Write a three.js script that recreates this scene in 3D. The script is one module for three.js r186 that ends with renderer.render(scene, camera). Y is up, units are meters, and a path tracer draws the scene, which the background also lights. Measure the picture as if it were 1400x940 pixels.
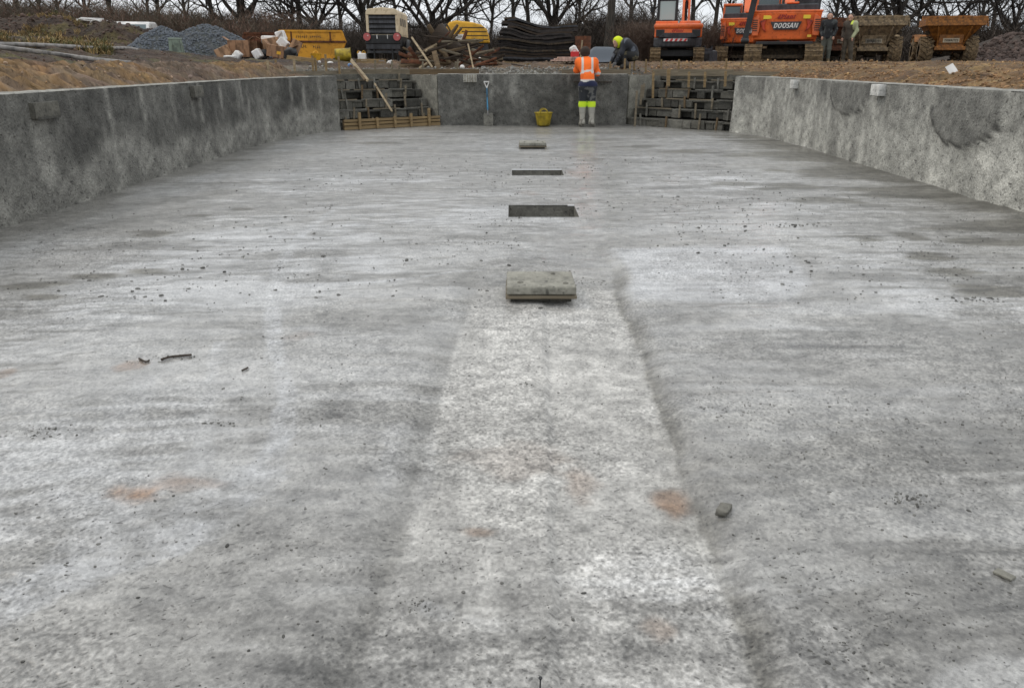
import * as THREE from 'three';
import { RoundedBoxGeometry } from 'three/addons/geometries/RoundedBoxGeometry.js';
import { MarchingCubes } from 'three/addons/objects/MarchingCubes.js';
import { mergeGeometries, mergeVertices } from 'three/addons/utils/BufferGeometryUtils.js';

// ------------------------------------------------------------------ camera
const CAM_H = 1.4, PITCH = THREE.MathUtils.degToRad(20.1), FPX = 1050;
const scene = new THREE.Scene();
const camera = new THREE.PerspectiveCamera(2 * Math.atan(470 / FPX) * 180 / Math.PI, 1400 / 940, 0.05, 900);
camera.position.set(0, CAM_H, 0);
camera.rotation.x = -PITCH;
const renderer = new THREE.WebGLRenderer({ antialias: true });
renderer.toneMapping = THREE.LinearToneMapping;
renderer.toneMappingExposure = 1.05;
renderer.shadowMap.enabled = true;

// ------------------------------------------------------------------ noise
const H = (a, b, c = 0) => {
  let h = Math.imul(a | 0, 374761393) ^ Math.imul(b | 0, 668265263) ^ Math.imul(c | 0, 2147483647 - 58);
  h = Math.imul(h ^ (h >>> 13), 1274126177); h ^= h >>> 16;
  h = Math.imul(h, 2246822519); h ^= h >>> 13;
  return (h >>> 0) / 4294967296;
};
const fade = t => t * t * (3 - 2 * t);
function vn(x, y, seed = 0, per = 0) {
  let x0 = Math.floor(x), y0 = Math.floor(y);
  const fx = fade(x - x0), fy = fade(y - y0);
  let x1 = x0 + 1, y1 = y0 + 1;
  if (per) { x0 = ((x0 % per) + per) % per; x1 = ((x1 % per) + per) % per; y0 = ((y0 % per) + per) % per; y1 = ((y1 % per) + per) % per; }
  const a = H(x0, y0, seed), b = H(x1, y0, seed), c = H(x0, y1, seed), d = H(x1, y1, seed);
  return a + (b - a) * fx + (c - a) * fy + (a - b - c + d) * fx * fy;
}
function fbm(x, y, oct = 4, seed = 0, per = 0) {           // 0..1, mean .5
  let s = 0, a = 0.5, n = 0;
  for (let i = 0; i < oct; i++) { s += a * vn(x, y, seed + i * 17, per); n += a; x *= 2; y *= 2; per *= 2; a *= 0.5; }
  return s / n;
}
const clamp = (x, a = 0, b = 1) => x < a ? a : x > b ? b : x;
const sm = (a, b, x) => { const t = clamp((x - a) / (b - a)); return t * t * (3 - 2 * t); };
const lerp = (a, b, t) => a + (b - a) * t;
function rng(seed) { let s = seed * 7919 + 13; return () => { s = (Math.imul(s, 1664525) + 1013904223) | 0; let t = s ^ (s >>> 15); t = Math.imul(t, 2246822519); t ^= t >>> 13; return (t >>> 0) / 4294967296; }; }
const srgb = v => v <= 0.0031308 ? v * 12.92 : 1.055 * Math.pow(v, 1 / 2.4) - 0.055;

// ------------------------------------------------------------------ sky and sun
{
  const w = 1024, h = 512, data = new Float32Array(w * h * 4);
  for (let j = 0; j < h; j++) for (let i = 0; i < w; i++) {
    const el = (j + 0.5) / h * Math.PI - Math.PI / 2, az = (i + 0.5) / w * 2 * Math.PI;
    const e = Math.max(0, Math.sin(el));
    // soft stratus: noise on a cloud plane, periodic because it is read from the direction
    const cx = Math.cos(el) * Math.cos(az) / (e + 0.22), cz = Math.cos(el) * Math.sin(az) / (e + 0.22);
    const n = fbm(cx * 0.9 + 40, cz * 0.9 + 40, 5, 3), m = fbm(cx * 2.3 + 11, cz * 2.3 + 70, 4, 9);
    const b = (0.86 + 0.22 * e) * (0.74 + 0.42 * n + 0.16 * m);
    const k = (j * w + i) * 4, blue = 0.04 + 0.05 * (1 - n);
    data[k] = b * (0.985 - blue * 0.5); data[k + 1] = b * 0.99; data[k + 2] = b * (1.0 + blue * 0.45); data[k + 3] = 1;
  }
  const t = new THREE.DataTexture(data, w, h, THREE.RGBAFormat, THREE.FloatType);
  t.mapping = THREE.EquirectangularReflectionMapping; t.magFilter = THREE.LinearFilter; t.minFilter = THREE.LinearFilter;
  t.wrapS = THREE.RepeatWrapping; t.needsUpdate = true;
  scene.background = t; scene.environment = t;
}
const sun = new THREE.DirectionalLight(0xfff3e2, 0.75);
sun.position.set(-26, 30, -18); sun.target.position.set(0, 0, -10);
sun.castShadow = true; sun.shadow.radius = 40; sun.shadow.mapSize.set(2048, 2048);
Object.assign(sun.shadow.camera, { left: -45, right: 45, top: 45, bottom: -45, near: 1, far: 140 });
scene.add(sun, sun.target);

// ------------------------------------------------------------------ photograph pixel -> place
const SP = Math.sin(PITCH), CP = Math.cos(PITCH);
function G(px, py, h = 0) {                                // on the level plane at height h
  const u = (px - 700) / FPX, v = (py - 470) / FPX, t = (CAM_H - h) / (v * CP + SP);
  return { x: u * t, y: h, z: t * (v * SP - CP), t };
}
function P(px, py, depth) {                                // at a given distance in front of the camera
  const u = (px - 700) / FPX, v = (py - 470) / FPX, t = depth / (CP - v * SP);
  return { x: u * t, y: CAM_H - t * (v * CP + SP), z: -depth, t };
}
const V = (x, y, z) => new THREE.Vector3(x, y, z);

// ------------------------------------------------------------------ textures
function dataTex(w, h, fn, color = true, repeat) {
  const d = new Uint8Array(w * h * 4);
  for (let j = 0; j < h; j++) for (let i = 0; i < w; i++) {
    const c = fn(i / w, j / h, i, j), k = (j * w + i) * 4;
    if (typeof c === 'number') { const q = clamp(c) * 255; d[k] = d[k + 1] = d[k + 2] = q; }
    else { d[k] = clamp(c[0]) * 255; d[k + 1] = clamp(c[1]) * 255; d[k + 2] = clamp(c[2]) * 255; }
    d[k + 3] = 255;
  }
  const t = new THREE.DataTexture(d, w, h, THREE.RGBAFormat);
  t.wrapS = t.wrapT = THREE.RepeatWrapping; t.magFilter = THREE.LinearFilter; t.minFilter = THREE.LinearMipmapLinearFilter; t.generateMipmaps = true;
  if (color) t.colorSpace = THREE.SRGBColorSpace;
  if (repeat) t.repeat.set(repeat, repeat);
  t.needsUpdate = true;
  return t;
}
// stamps of small pits and grit, spread over a periodic height field
function stampField(size, list) {
  const f = new Float32Array(size * size);
  for (const [count, rmin, rmax, amp, seed, stretch] of list) {
    const r = rng(seed);
    for (let n = 0; n < count; n++) {
      const cx = r() * size, cy = r() * size, q = r(), rad = rmin + (rmax - rmin) * q * q, a = amp * (0.4 + 0.6 * r()), th = r() * 6.283, st = 1 + stretch * r();
      const co = Math.cos(th), si = Math.sin(th), R = Math.ceil(rad * st);
      for (let y = -R; y <= R; y++) for (let x = -R; x <= R; x++) {
        const u = (x * co + y * si) / (rad * st), v = (-x * si + y * co) / rad, d2 = u * u + v * v;
        if (d2 < 1) { const k = (((cy + y | 0) + size) % size) * size + (((cx + x | 0) + size) % size); f[k] += a * (1 - d2); }
      }
    }
  }
  return f;
}
const TEX = {};
{ // trowelled floor concrete, 3 m tile
  const S = 2048, pits = stampField(S, [[6500, 1, 3.2, -0.6, 5, 1.6], [700, 2, 6, -0.4, 6, 2.5], [5200, 1, 2.4, 0.4, 7, 1]]);
  const flakes = new Float32Array(S * S);                  // short curled tears in the skin, mostly across the pour
  { const r = rng(8); for (let n = 0; n < 7500; n++) { const cx = r() * S, cy = r() * S; if (fbm(cx / S * 9, cy / S * 9, 3, 28, 9) + 0.22 * r() < 0.6) continue; const th = (r() - 0.5) * 1.3 + 0.25, L = 2 + 11 * r() * r(), w = 0.6 + 1.2 * r(), a = 0.25 + 0.75 * r() * r(), bend = (r() - 0.5) * 0.03; for (let t = -L; t <= L; t += 0.7) { const x = cx + Math.cos(th) * t - Math.sin(th) * t * t * bend, y = cy + Math.sin(th) * t + Math.cos(th) * t * t * bend, ww = w * (1 - (t / L) ** 2) + 0.4; for (let v = -ww; v <= ww; v++) { const k = (((Math.round(y + v)) % S + S) % S) * S + ((Math.round(x) % S + S) % S); flakes[k] = Math.max(flakes[k], a); } } } }
  const hgt = new Float32Array(S * S), col = new Float32Array(S * S);
  for (let j = 0; j < S; j++) for (let i = 0; i < S; i++) {
    const u = i / S, v = j / S, k = j * S + i;
    const g1 = fbm(u * 300, v * 300, 2, 21, 300), g2 = fbm(u * 40, v * 60, 3, 22, 20), st = fbm(u * 10, v * 150, 2, 23, 10), big = vn(u * 8, v * 8, 25, 8);
    const grit = H(i, j, 77), rough = sm(0.35, 0.7, big);
    hgt[k] = 0.55 + (g1 - 0.5) * (0.25 + 0.3 * rough) + (g2 - 0.5) * 0.3 + (st - 0.5) * 0.1 + pits[k] * 0.45 - flakes[k] * 0.45;
    col[k] = 0.76 + (g1 - 0.5) * (0.26 + 0.2 * rough) + (g2 - 0.5) * 0.24 + (st - 0.5) * 0.07 + clamp(pits[k] * 0.5, -0.4, 0.14) - flakes[k] * 0.3 + (grit - 0.5) * 0.12;
  }
  TEX.floor = dataTex(S, S, (u, v, i, j) => { const c = col[j * S + i]; return [c, c * 0.995, c * 0.985]; }, true, 1 / 3);
  TEX.floorBump = dataTex(S, S, (u, v, i, j) => hgt[j * S + i], false, 1 / 3);
}
{ // rough sprayed wall concrete, 2 m tile
  const S = 1024, pits = stampField(S, [[700, 2, 8, -0.6, 35, 1.8], [1500, 1, 3, -0.5, 36, 1], [1500, 2, 6, 0.35, 37, 1]]);
  const f = (u, v, i, j) => { const g1 = fbm(u * 128, v * 128, 3, 31, 128), g2 = fbm(u * 24, v * 24, 4, 32, 24); return { h: 0.55 + (g1 - 0.5) * 0.5 + (g2 - 0.5) * 0.45 + pits[j * S + i] * 0.5, c: 0.77 + (g1 - 0.5) * 0.2 + (g2 - 0.5) * 0.34 + clamp(pits[j * S + i] * 0.45, -0.4, 0.05) }; };
  TEX.wall = dataTex(S, S, (u, v, i, j) => { const c = f(u, v, i, j).c; return [c, c * 0.995, c * 0.975]; }, true, 0.5);
  TEX.wallBump = dataTex(S, S, (u, v, i, j) => f(u, v, i, j).h, false, 0.5);
}
{ // crumbly soil, 2.5 m tile
  const S = 1024, lumps = stampField(S, [[1600, 4, 16, 0.3, 41, 1], [3000, 2, 6, 0.3, 42, 1], [1500, 3, 9, -0.4, 43, 1.5]]);
  const f = (u, v, i, j) => 0.4 + (fbm(u * 40, v * 40, 4, 44, 40) - 0.5) * 0.7 + lumps[j * S + i] * 0.6;
  TEX.soil = dataTex(S, S, (u, v, i, j) => { const c = 0.55 + 0.42 * f(u, v, i, j) + (fbm(u * 7, v * 7, 3, 47, 7) - 0.5) * 0.3; return [c, c * (0.97 + 0.05 * vn(u * 12, v * 12, 3, 12)), c * 0.95]; }, true, 0.4);
  TEX.soilBump = dataTex(S, S, (u, v, i, j) => f(u, v, i, j), false, 0.4);
}
{ // sawn timber, grain along u, 1 m tile
  const S = 512, f = (u, v) => { const w = fbm(u * 3, v * 16, 3, 51, 0), g = fbm(u * 4, v * 90, 3, 52, 0); return 0.55 + (w - 0.5) * 0.5 + (g - 0.5) * 0.6; };
  TEX.wood = dataTex(S, S, (u, v) => { const c = 0.45 + 0.5 * f(u, v); return [c, c * 0.97, c * 0.92]; }, true, 1);
  TEX.woodBump = dataTex(S, S, f, false, 1);
}
// grime: blotches and runs on painted steel, 2 m tile
TEX.grime = dataTex(512, 512, (u, v) => { const a = fbm(u * 8, v * 8, 5, 61, 8), b = fbm(u * 60, v * 6, 3, 62, 6), c = sm(0.6, 0.75, fbm(u * 24, v * 24, 4, 63, 24)); const k = 0.98 - 0.3 * sm(0.45, 0.75, a) - 0.18 * sm(0.5, 0.8, b) - 0.12 * c; return [k, k * (0.985 - 0.02 * c), k * (0.97 - 0.06 * c)]; }, true, 0.5);
// caked mud, 1 m tile
{
  const f = (u, v) => fbm(u * 14, v * 14, 5, 71, 14);
  TEX.mud = dataTex(512, 512, (u, v) => { const n = f(u, v), d = sm(0.52, 0.68, fbm(u * 9, v * 9, 4, 73, 9)), k = 0.72 + 0.5 * (n - 0.5); return [k * lerp(1, 0.78, d), k * lerp(1, 0.79, d), k * lerp(1, 0.82, d)]; }, true, 1);
  TEX.mudBump = dataTex(512, 512, f, false, 1);
}
TEX.paint = dataTex(512, 512, (u, v) => { const a = fbm(u * 6, v * 6, 5, 65, 6), c = sm(0.6, 0.72, fbm(u * 30, v * 30, 4, 66, 30)), k = 0.97 - 0.12 * sm(0.45, 0.75, a) - 0.1 * c; return [k, k * (0.99 - 0.02 * c), k * (0.98 - 0.05 * c)]; }, true, 0.4);
TEX.bark = dataTex(256, 256, (u, v) => 0.55 + 0.7 * (fbm(u * 24, v * 8, 4, 81, 8) - 0.35), true, 1.5);

function mat(r, g, b, rough = 0.8, o = {}) {
  const m = new THREE.MeshPhysicalMaterial({ roughness: rough, ...o });
  m.color.setRGB(r, g, b);
  return m;
}
const soilBump = { bumpMap: TEX.soilBump, bumpScale: 0.05 };
const M = {
  floor: mat(1, 1, 1, 1, { map: TEX.floor, bumpMap: TEX.floorBump, bumpScale: 0.005, vertexColors: true }),
  wall: mat(1, 1, 1, 0.86, { map: TEX.wall, bumpMap: TEX.wallBump, bumpScale: 0.022, vertexColors: true }),
  ground: mat(1, 1, 1, 0.95, { map: TEX.soil, ...soilBump, vertexColors: true }),
  soil: mat(0.17, 0.1, 0.055, 0.95, { map: TEX.soil, ...soilBump }),
  concrete: mat(0.4, 0.39, 0.345, 0.85, { map: TEX.wall, bumpMap: TEX.wallBump, bumpScale: 0.008 }),
  block: mat(0.19, 0.183, 0.16, 0.9, { map: TEX.wall, bumpMap: TEX.wallBump, bumpScale: 0.01 }),
  block2: mat(0.115, 0.112, 0.1, 0.9, { map: TEX.wall, bumpMap: TEX.wallBump, bumpScale: 0.01 }),
  block3: mat(0.27, 0.262, 0.235, 0.9, { map: TEX.wall, bumpMap: TEX.wallBump, bumpScale: 0.01 }),
  paleConcrete: mat(0.95, 0.95, 0.94, 0.75, { map: TEX.wall, bumpMap: TEX.wallBump, bumpScale: 0.004 }),
  pine: mat(0.5, 0.37, 0.2, 0.8, { map: TEX.wood, bumpMap: TEX.woodBump, bumpScale: 0.002 }),
  pale: mat(0.68, 0.57, 0.4, 0.8, { map: TEX.wood, bumpMap: TEX.woodBump, bumpScale: 0.002 }),
  oldWood: mat(0.26, 0.19, 0.115, 0.9, { map: TEX.wood, bumpMap: TEX.woodBump, bumpScale: 0.003 }),
  greyWood: mat(0.36, 0.32, 0.25, 0.9, { map: TEX.wood, bumpMap: TEX.woodBump, bumpScale: 0.003 }),
  darkWood: mat(0.085, 0.062, 0.045, 0.9, { map: TEX.wood, bumpMap: TEX.woodBump, bumpScale: 0.004 }),
  rebar: mat(0.055, 0.042, 0.036, 0.75, { map: TEX.mud }),
  orange: mat(0.86, 0.165, 0.03, 0.42, { map: TEX.paint, clearcoat: 0.25, clearcoatRoughness: 0.35 }),
  orangeDeep: mat(0.5, 0.05, 0.012, 0.5, { map: TEX.grime }),
  dumperOrange: mat(0.58, 0.22, 0.035, 0.6, { map: TEX.mud }),
  dumperMud: mat(0.5, 0.37, 0.22, 0.9, { map: TEX.mud, bumpMap: TEX.mudBump, bumpScale: 0.015 }),
  mud: mat(0.36, 0.25, 0.135, 0.95, { map: TEX.mud, bumpMap: TEX.mudBump, bumpScale: 0.02 }),
  mudDark: mat(0.13, 0.095, 0.06, 0.95, { map: TEX.mud, bumpMap: TEX.mudBump, bumpScale: 0.02 }),
  black: mat(0.018, 0.019, 0.021, 0.55, { map: TEX.grime }),
  charcoal: mat(0.045, 0.047, 0.055, 0.6, { map: TEX.grime }),
  rubber: mat(0.022, 0.021, 0.02, 0.85, { map: TEX.mud }),
  steel: mat(0.32, 0.32, 0.32, 0.45, { metalness: 0.6, map: TEX.grime }),
  glass: mat(0.09, 0.12, 0.125, 0.06, { ior: 1.5 }),
  paleGlass: mat(0.36, 0.45, 0.44, 0.12, { ior: 1.5 }),
  yellow: mat(0.8, 0.44, 0.03, 0.5, { map: TEX.paint }),
  skipYellow: mat(0.72, 0.34, 0.02, 0.6, { map: TEX.paint }),
  rust: mat(0.24, 0.085, 0.035, 0.85, { map: TEX.mud }),
  tubYellow: mat(0.72, 0.52, 0.03, 0.6, { map: TEX.mud }),
  cream: mat(0.74, 0.62, 0.43, 0.5, { map: TEX.paint }),
  white: mat(0.78, 0.78, 0.77, 0.5, { map: TEX.paint }),
  cardboard: mat(0.42, 0.26, 0.155, 0.9, { map: TEX.grime }),
  cardboard2: mat(0.33, 0.19, 0.11, 0.9, { map: TEX.grime }),
  red: mat(0.5, 0.02, 0.02, 0.4),
  lampRed: mat(0.42, 0.05, 0.045, 0.2, { clearcoat: 0.6 }),
  hose: mat(0.3, 0.29, 0.28, 0.6, { map: TEX.grime }),
  gravel: mat(0.1, 0.112, 0.125, 0.9, { map: TEX.soil, ...soilBump }),
  bark: mat(0.075, 0.062, 0.05, 0.95, { map: TEX.bark }),
  barkPale: mat(0.12, 0.105, 0.085, 0.95, { map: TEX.bark }),
  twig: mat(0.085, 0.062, 0.05, 0.95),
  twigRed: mat(0.11, 0.062, 0.042, 0.95),
  grass: mat(0.32, 0.22, 0.07, 0.9),
  pink: mat(0.72, 0.5, 0.42, 0.8, { map: TEX.grime }),
  blue: mat(0.06, 0.28, 0.5, 0.45, { map: TEX.grime }),
  litterBlue: mat(0.08, 0.2, 0.42, 0.5),
};

// ------------------------------------------------------------------ building helpers
const taken = {};
function numbered(n) { const k = taken[n] = (taken[n] ?? -1) + 1; return k ? `${n}_${String(k).padStart(3, '0')}` : n; }
function uvMetres(g) {                                     // texture coordinates in metres from the face's own direction
  if (g.index) g = g.toNonIndexed();
  for (const k of Object.keys(g.attributes)) if (!['position', 'normal', 'color'].includes(k)) g.deleteAttribute(k);
  if (!g.attributes.normal) g.computeVertexNormals();
  const p = g.attributes.position, uv = new Float32Array(p.count * 2), a = V(), b = V(), c = V(), e = V(), f = V();
  for (let i = 0; i < p.count; i += 3) {
    a.fromBufferAttribute(p, i); b.fromBufferAttribute(p, i + 1); c.fromBufferAttribute(p, i + 2);
    e.subVectors(b, a); f.subVectors(c, a); e.cross(f);
    const ax = Math.abs(e.x), ay = Math.abs(e.y), az = Math.abs(e.z);
    [a, b, c].forEach((q, n) => {
      const k = (i + n) * 2;
      if (ay >= ax && ay >= az) { uv[k] = q.x; uv[k + 1] = q.z; } else if (ax >= az) { uv[k] = q.z; uv[k + 1] = q.y; } else { uv[k] = q.x; uv[k + 1] = q.y; }
    });
  }
  g.setAttribute('uv', new THREE.BufferAttribute(uv, 2));
  return g;
}
const merge = l => { const a = (Array.isArray(l) ? l : [l]).map(uvMetres); return a.length === 1 ? a[0] : mergeGeometries(a); };
function place(o, parent) { o.castShadow = o.receiveShadow = true; parent.add(o); return o; }
function part(name, geos, m, parent, label) {
  const o = new THREE.Mesh(merge(geos), m); o.name = parent === scene ? numbered(name) : name;
  if (label) o.userData.label = label;
  return place(o, parent);
}
function tag(o, label, category, group, kind) { o.userData = { ...o.userData, label, category }; if (group) o.userData.group = group; if (kind) o.userData.kind = kind; return o; }
function thing(name, label, category, pos = [0, 0, 0], turn = 0, group) {
  const o = new THREE.Group(); o.name = numbered(name); o.position.set(...pos); o.rotation.y = turn; scene.add(o);
  return tag(o, label, category, group);
}
function solo(name, geos, m, label, category, group) { return tag(part(name, geos, m, scene), label, category, group); }
function struct(o, label) { o.userData.kind = 'structure'; if (label) o.userData.label = label; return o; }

const box = (w, h, d, x = 0, y = 0, z = 0, r = 0) => (r ? new RoundedBoxGeometry(w, h, d, 2, r) : new THREE.BoxGeometry(w, h, d)).translate(x, y, z);
function cyl(r1, r2, h, axis = 'y', x = 0, y = 0, z = 0, seg = 20, open = false) {
  const g = new THREE.CylinderGeometry(r1, r2, h, seg, 1, open);
  if (axis === 'x') g.rotateZ(-Math.PI / 2); if (axis === 'z') g.rotateX(Math.PI / 2);
  return g.translate(x, y, z);
}
function ext(pts, depth, bevel = 0, axis = 'z', x = 0, y = 0, z = 0) {   // outline pushed along an axis, centred on it
  const s = new THREE.Shape(pts.map(p => new THREE.Vector2(p[0], p[1])));
  const g = new THREE.ExtrudeGeometry(s, { depth: depth - 2 * bevel, bevelEnabled: bevel > 0, bevelThickness: bevel, bevelSize: bevel, bevelOffset: -bevel, bevelSegments: 2, curveSegments: 6 });
  g.translate(0, 0, -(depth - 2 * bevel) / 2);
  if (axis === 'x') g.rotateY(Math.PI / 2);               // outline (z', y): drawn u runs towards -z
  if (axis === 'y') g.rotateX(-Math.PI / 2);              // outline (x, -z)
  return g.translate(x, y, z);
}
function tube(pts, r, seg = 24, sides = 8, closed = false) { return new THREE.TubeGeometry(new THREE.CatmullRomCurve3(pts.map(p => p.isVector3 ? p : V(...p)), closed), seg, r, sides, closed); }
function bar(a, b, w, h = w, up = [0, 1, 0]) {             // square timber from a to b
  a = a.isVector3 ? a : V(...a); b = b.isVector3 ? b : V(...b);
  const d = V().subVectors(b, a), L = d.length(), m = new THREE.Matrix4(), x = d.clone().normalize();
  let u = V(...up); if (Math.abs(u.dot(x)) > 0.98) u = V(0, 0, 1);
  const z = V().crossVectors(x, u).normalize(), y = V().crossVectors(z, x);
  const g = new THREE.BoxGeometry(L, h, w); m.makeBasis(x, y, z); m.setPosition(a.clone().add(b).multiplyScalar(0.5));
  return g.applyMatrix4(m);
}
function rod(a, b, r1, r2 = r1, seg = 10) {
  a = a.isVector3 ? a : V(...a); b = b.isVector3 ? b : V(...b);
  const d = V().subVectors(b, a), g = new THREE.CylinderGeometry(r2, r1, d.length(), seg);
  g.applyQuaternion(new THREE.Quaternion().setFromUnitVectors(V(0, 1, 0), d.clone().normalize()));
  const c = a.clone().add(b).multiplyScalar(0.5); return g.translate(c.x, c.y, c.z);
}
function loft(bot, top, y0, y1) {                          // closed frustum between two rectangles [x0,x1,z0,z1]
  const c = (r, y) => [[r[0], y, r[3]], [r[1], y, r[3]], [r[1], y, r[2]], [r[0], y, r[2]]];
  const B = c(bot, y0), T = c(top, y1), v = [], q = (a, b, cc, d) => v.push(...a, ...b, ...cc, ...a, ...cc, ...d);
  for (let i = 0; i < 4; i++) { const j = (i + 1) % 4; q(B[i], B[j], T[j], T[i]); }
  q(T[0], T[1], T[2], T[3]); q(B[3], B[2], B[1], B[0]);
  const g = new THREE.BufferGeometry(); g.setAttribute('position', new THREE.Float32BufferAttribute(v, 3)); g.computeVertexNormals(); return g;
}
function hopper(bot, top, y0, y1, th) {                    // open-topped container with walls of thickness th
  const out = [], c = (r, y) => [V(r[0], y, r[3]), V(r[1], y, r[3]), V(r[1], y, r[2]), V(r[0], y, r[2])];
  const inset = r => [r[0] + th, r[1] - th, r[2] + th, r[3] - th];
  const B = c(bot, y0), T = c(top, y1), b = c(inset(bot), y0 + th), t = c(inset(top), y1), v = [];
  const q = (a, bb, cc, d) => { for (const p of [a, bb, cc, a, cc, d]) v.push(p.x, p.y, p.z); };
  for (let i = 0; i < 4; i++) { const j = (i + 1) % 4; q(B[i], B[j], T[j], T[i]); q(b[j], b[i], t[i], t[j]); q(T[i], T[j], t[j], t[i]); }
  q(B[3], B[2], B[1], B[0]); q(b[0], b[1], b[2], b[3]);
  const g = new THREE.BufferGeometry(); g.setAttribute('position', new THREE.Float32BufferAttribute(v, 3)); g.computeVertexNormals(); return g;
}
function jitter(g, amt, freq, seed = 0) {                  // lumpy surface: equal corners move together
  g = mergeVertices((() => { const q = g.clone(); for (const k of Object.keys(q.attributes)) if (k !== 'position') q.deleteAttribute(k); return q; })(), 1e-4);
  const p = g.attributes.position;
  for (let i = 0; i < p.count; i++) {
    const x = p.getX(i) * freq, y = p.getY(i) * freq, z = p.getZ(i) * freq;
    p.setXYZ(i, p.getX(i) + (fbm(x + 7, y + z * 1.7, 3, seed) - 0.5) * 2 * amt, p.getY(i) + (fbm(y + 3, z + x * 1.3, 3, seed + 5) - 0.5) * 2 * amt, p.getZ(i) + (fbm(z + 9, x + y * 1.9, 3, seed + 9) - 0.5) * 2 * amt);
  }
  g.computeVertexNormals(); return g;
}
function instanced(name, geo, m, list, label, category) {  // uncountable small matter
  const o = new THREE.InstancedMesh(uvMetres(geo), m, list.length), q = new THREE.Quaternion(), mm = new THREE.Matrix4(), e = new THREE.Euler();
  list.forEach((l, i) => { mm.compose(V(l[0], l[1], l[2]), q.setFromEuler(e.set(l[3], l[4], l[5])), V(l[6], l[7] ?? l[6], l[8] ?? l[6])); o.setMatrixAt(i, mm); if (l[9]) o.setColorAt(i, new THREE.Color().setRGB(...l[9])); });
  o.name = numbered(name); o.castShadow = o.receiveShadow = true; scene.add(o);
  return tag(o, label, category, null, 'stuff');
}

// ================================================================== the pool
// inner line of the walls on the pool floor, from the photograph's wall feet
const LX = -4.6, RX = 5.12, FRONT = 3.2, BACK = -19.08;
const leftLine = [[LX, FRONT], [LX, -9.5], [LX - 0.02, -12.7], [-4.58, -14.2], [-4.52, -15.2], [-4.36, -16.1], [-4.1, -16.95], [-3.79, -17.6]];
const stepL = { a: [-3.79, -17.6], b: [-1.75, BACK] };
const stepR = { a: [4.72, -17.2], b: [2.73, BACK] };
const rightLine = [[4.72, -17.2], [4.98, -16.5], [5.14, -15.6], [5.2, -14.6], [5.17, -12.7], [RX, -10.5], [RX, FRONT]];
function smoothLine(pts, step) {
  const c = new THREE.CatmullRomCurve3(pts.map(p => V(p[0], 0, p[1])), false, 'centripetal'), n = Math.ceil(c.getLength() / step);
  return c.getSpacedPoints(n).map(p => [p.x, p.z]);
}
const leftPath = smoothLine(leftLine, 0.1), rightPath = smoothLine(rightLine, 0.1);
const axisX = z => { const d = -z; return 0.06 + 0.036 * d - 0.001 * d * d; };   // centre line of the drain channel

// closed outline with the two step recesses, for the hole in the ground
const RECESS = 1.75;
function recess(s, side) {                                 // corners of the recess behind the step front
  const dx = s.b[0] - s.a[0], dz = s.b[1] - s.a[1], L = Math.hypot(dx, dz), d = [dx / L, dz / L], n = side < 0 ? [d[1], -d[0]] : [-d[1], d[0]];
  return { d, n, L, A: s.a, B: s.b, A2: [s.a[0] + n[0] * RECESS, s.a[1] + n[1] * RECESS], B2: [s.b[0] + n[0] * RECESS, s.b[1] + n[1] * RECESS] };
}
const recL = recess(stepL, -1), recR = recess(stepR, 1);
const outline = [...leftPath.filter((_, i) => i % 4 === 0), stepL.a, recL.A2, recL.B2, stepL.b, stepR.b, recR.B2, recR.A2, ...rightPath.filter((_, i) => i % 4 === 0), [RX, FRONT]];
const segs = outline.map((p, i) => [p, outline[(i + 1) % outline.length]]);
function outside(x, z) {                                   // distance outside the outline, negative inside
  let best = 1e9, ins = false;
  for (const [[ax, az], [bx, bz]] of segs) {
    const ex = bx - ax, ez = bz - az, L2 = ex * ex + ez * ez || 1e-9, t = clamp(((x - ax) * ex + (z - az) * ez) / L2);
    const qx = x - ax - ex * t, qz = z - az - ez * t; best = Math.min(best, qx * qx + qz * qz);
    if ((az > z) !== (bz > z) && x < (bx - ax) * (z - az) / (bz - az) + ax) ins = !ins;
  }
  return (ins ? -1 : 1) * Math.sqrt(best);
}

// ---------------------------------------------------------------- marks on the floor, read from the photograph
const ell = (px, py, w, h) => { const c = G(px, py), a = G(px, py - h / 2), b = G(px, py + h / 2); return [c.x, c.z, w / 2 * c.t / FPX, Math.abs(b.z - a.z) / 2]; };
const damp = [[1185, 328, 90, 12], [1250, 324, 50, 14], [950, 207, 130, 6], [1010, 212, 90, 5], [1090, 256, 110, 8], [1130, 275, 120, 9], [1050, 258, 60, 5], [1000, 250, 80, 6], [1300, 370, 120, 16], [1350, 395, 110, 18], [1270, 352, 70, 12], [130, 376, 90, 9], [200, 372, 70, 8], [40, 390, 110, 14], [60, 405, 90, 10], [210, 320, 70, 7], [270, 294, 60, 6], [330, 285, 50, 5], [880, 200, 80, 4], [1060, 232, 70, 5], [320, 218, 60, 5], [1340, 330, 130, 16], [1120, 240, 80, 6], [520, 195, 70, 3]].map(a => ell(...a));
const rusty = [[180, 676, 90, 42, 1], [245, 662, 100, 26, 0.55], [178, 499, 50, 16, 0.7], [912, 678, 60, 46, 0.75], [658, 719, 60, 16, 0.55], [795, 650, 60, 60, 0.35], [905, 848, 50, 40, 0.35], [700, 625, 150, 60, 0.2], [410, 462, 60, 20, 0.3], [725, 263, 30, 6, 0.35], [5, 510, 30, 24, 0.5]].map(a => [...ell(...a), a[4]]);
const pinkMark = ell(797, 257, 12, 4);
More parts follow.
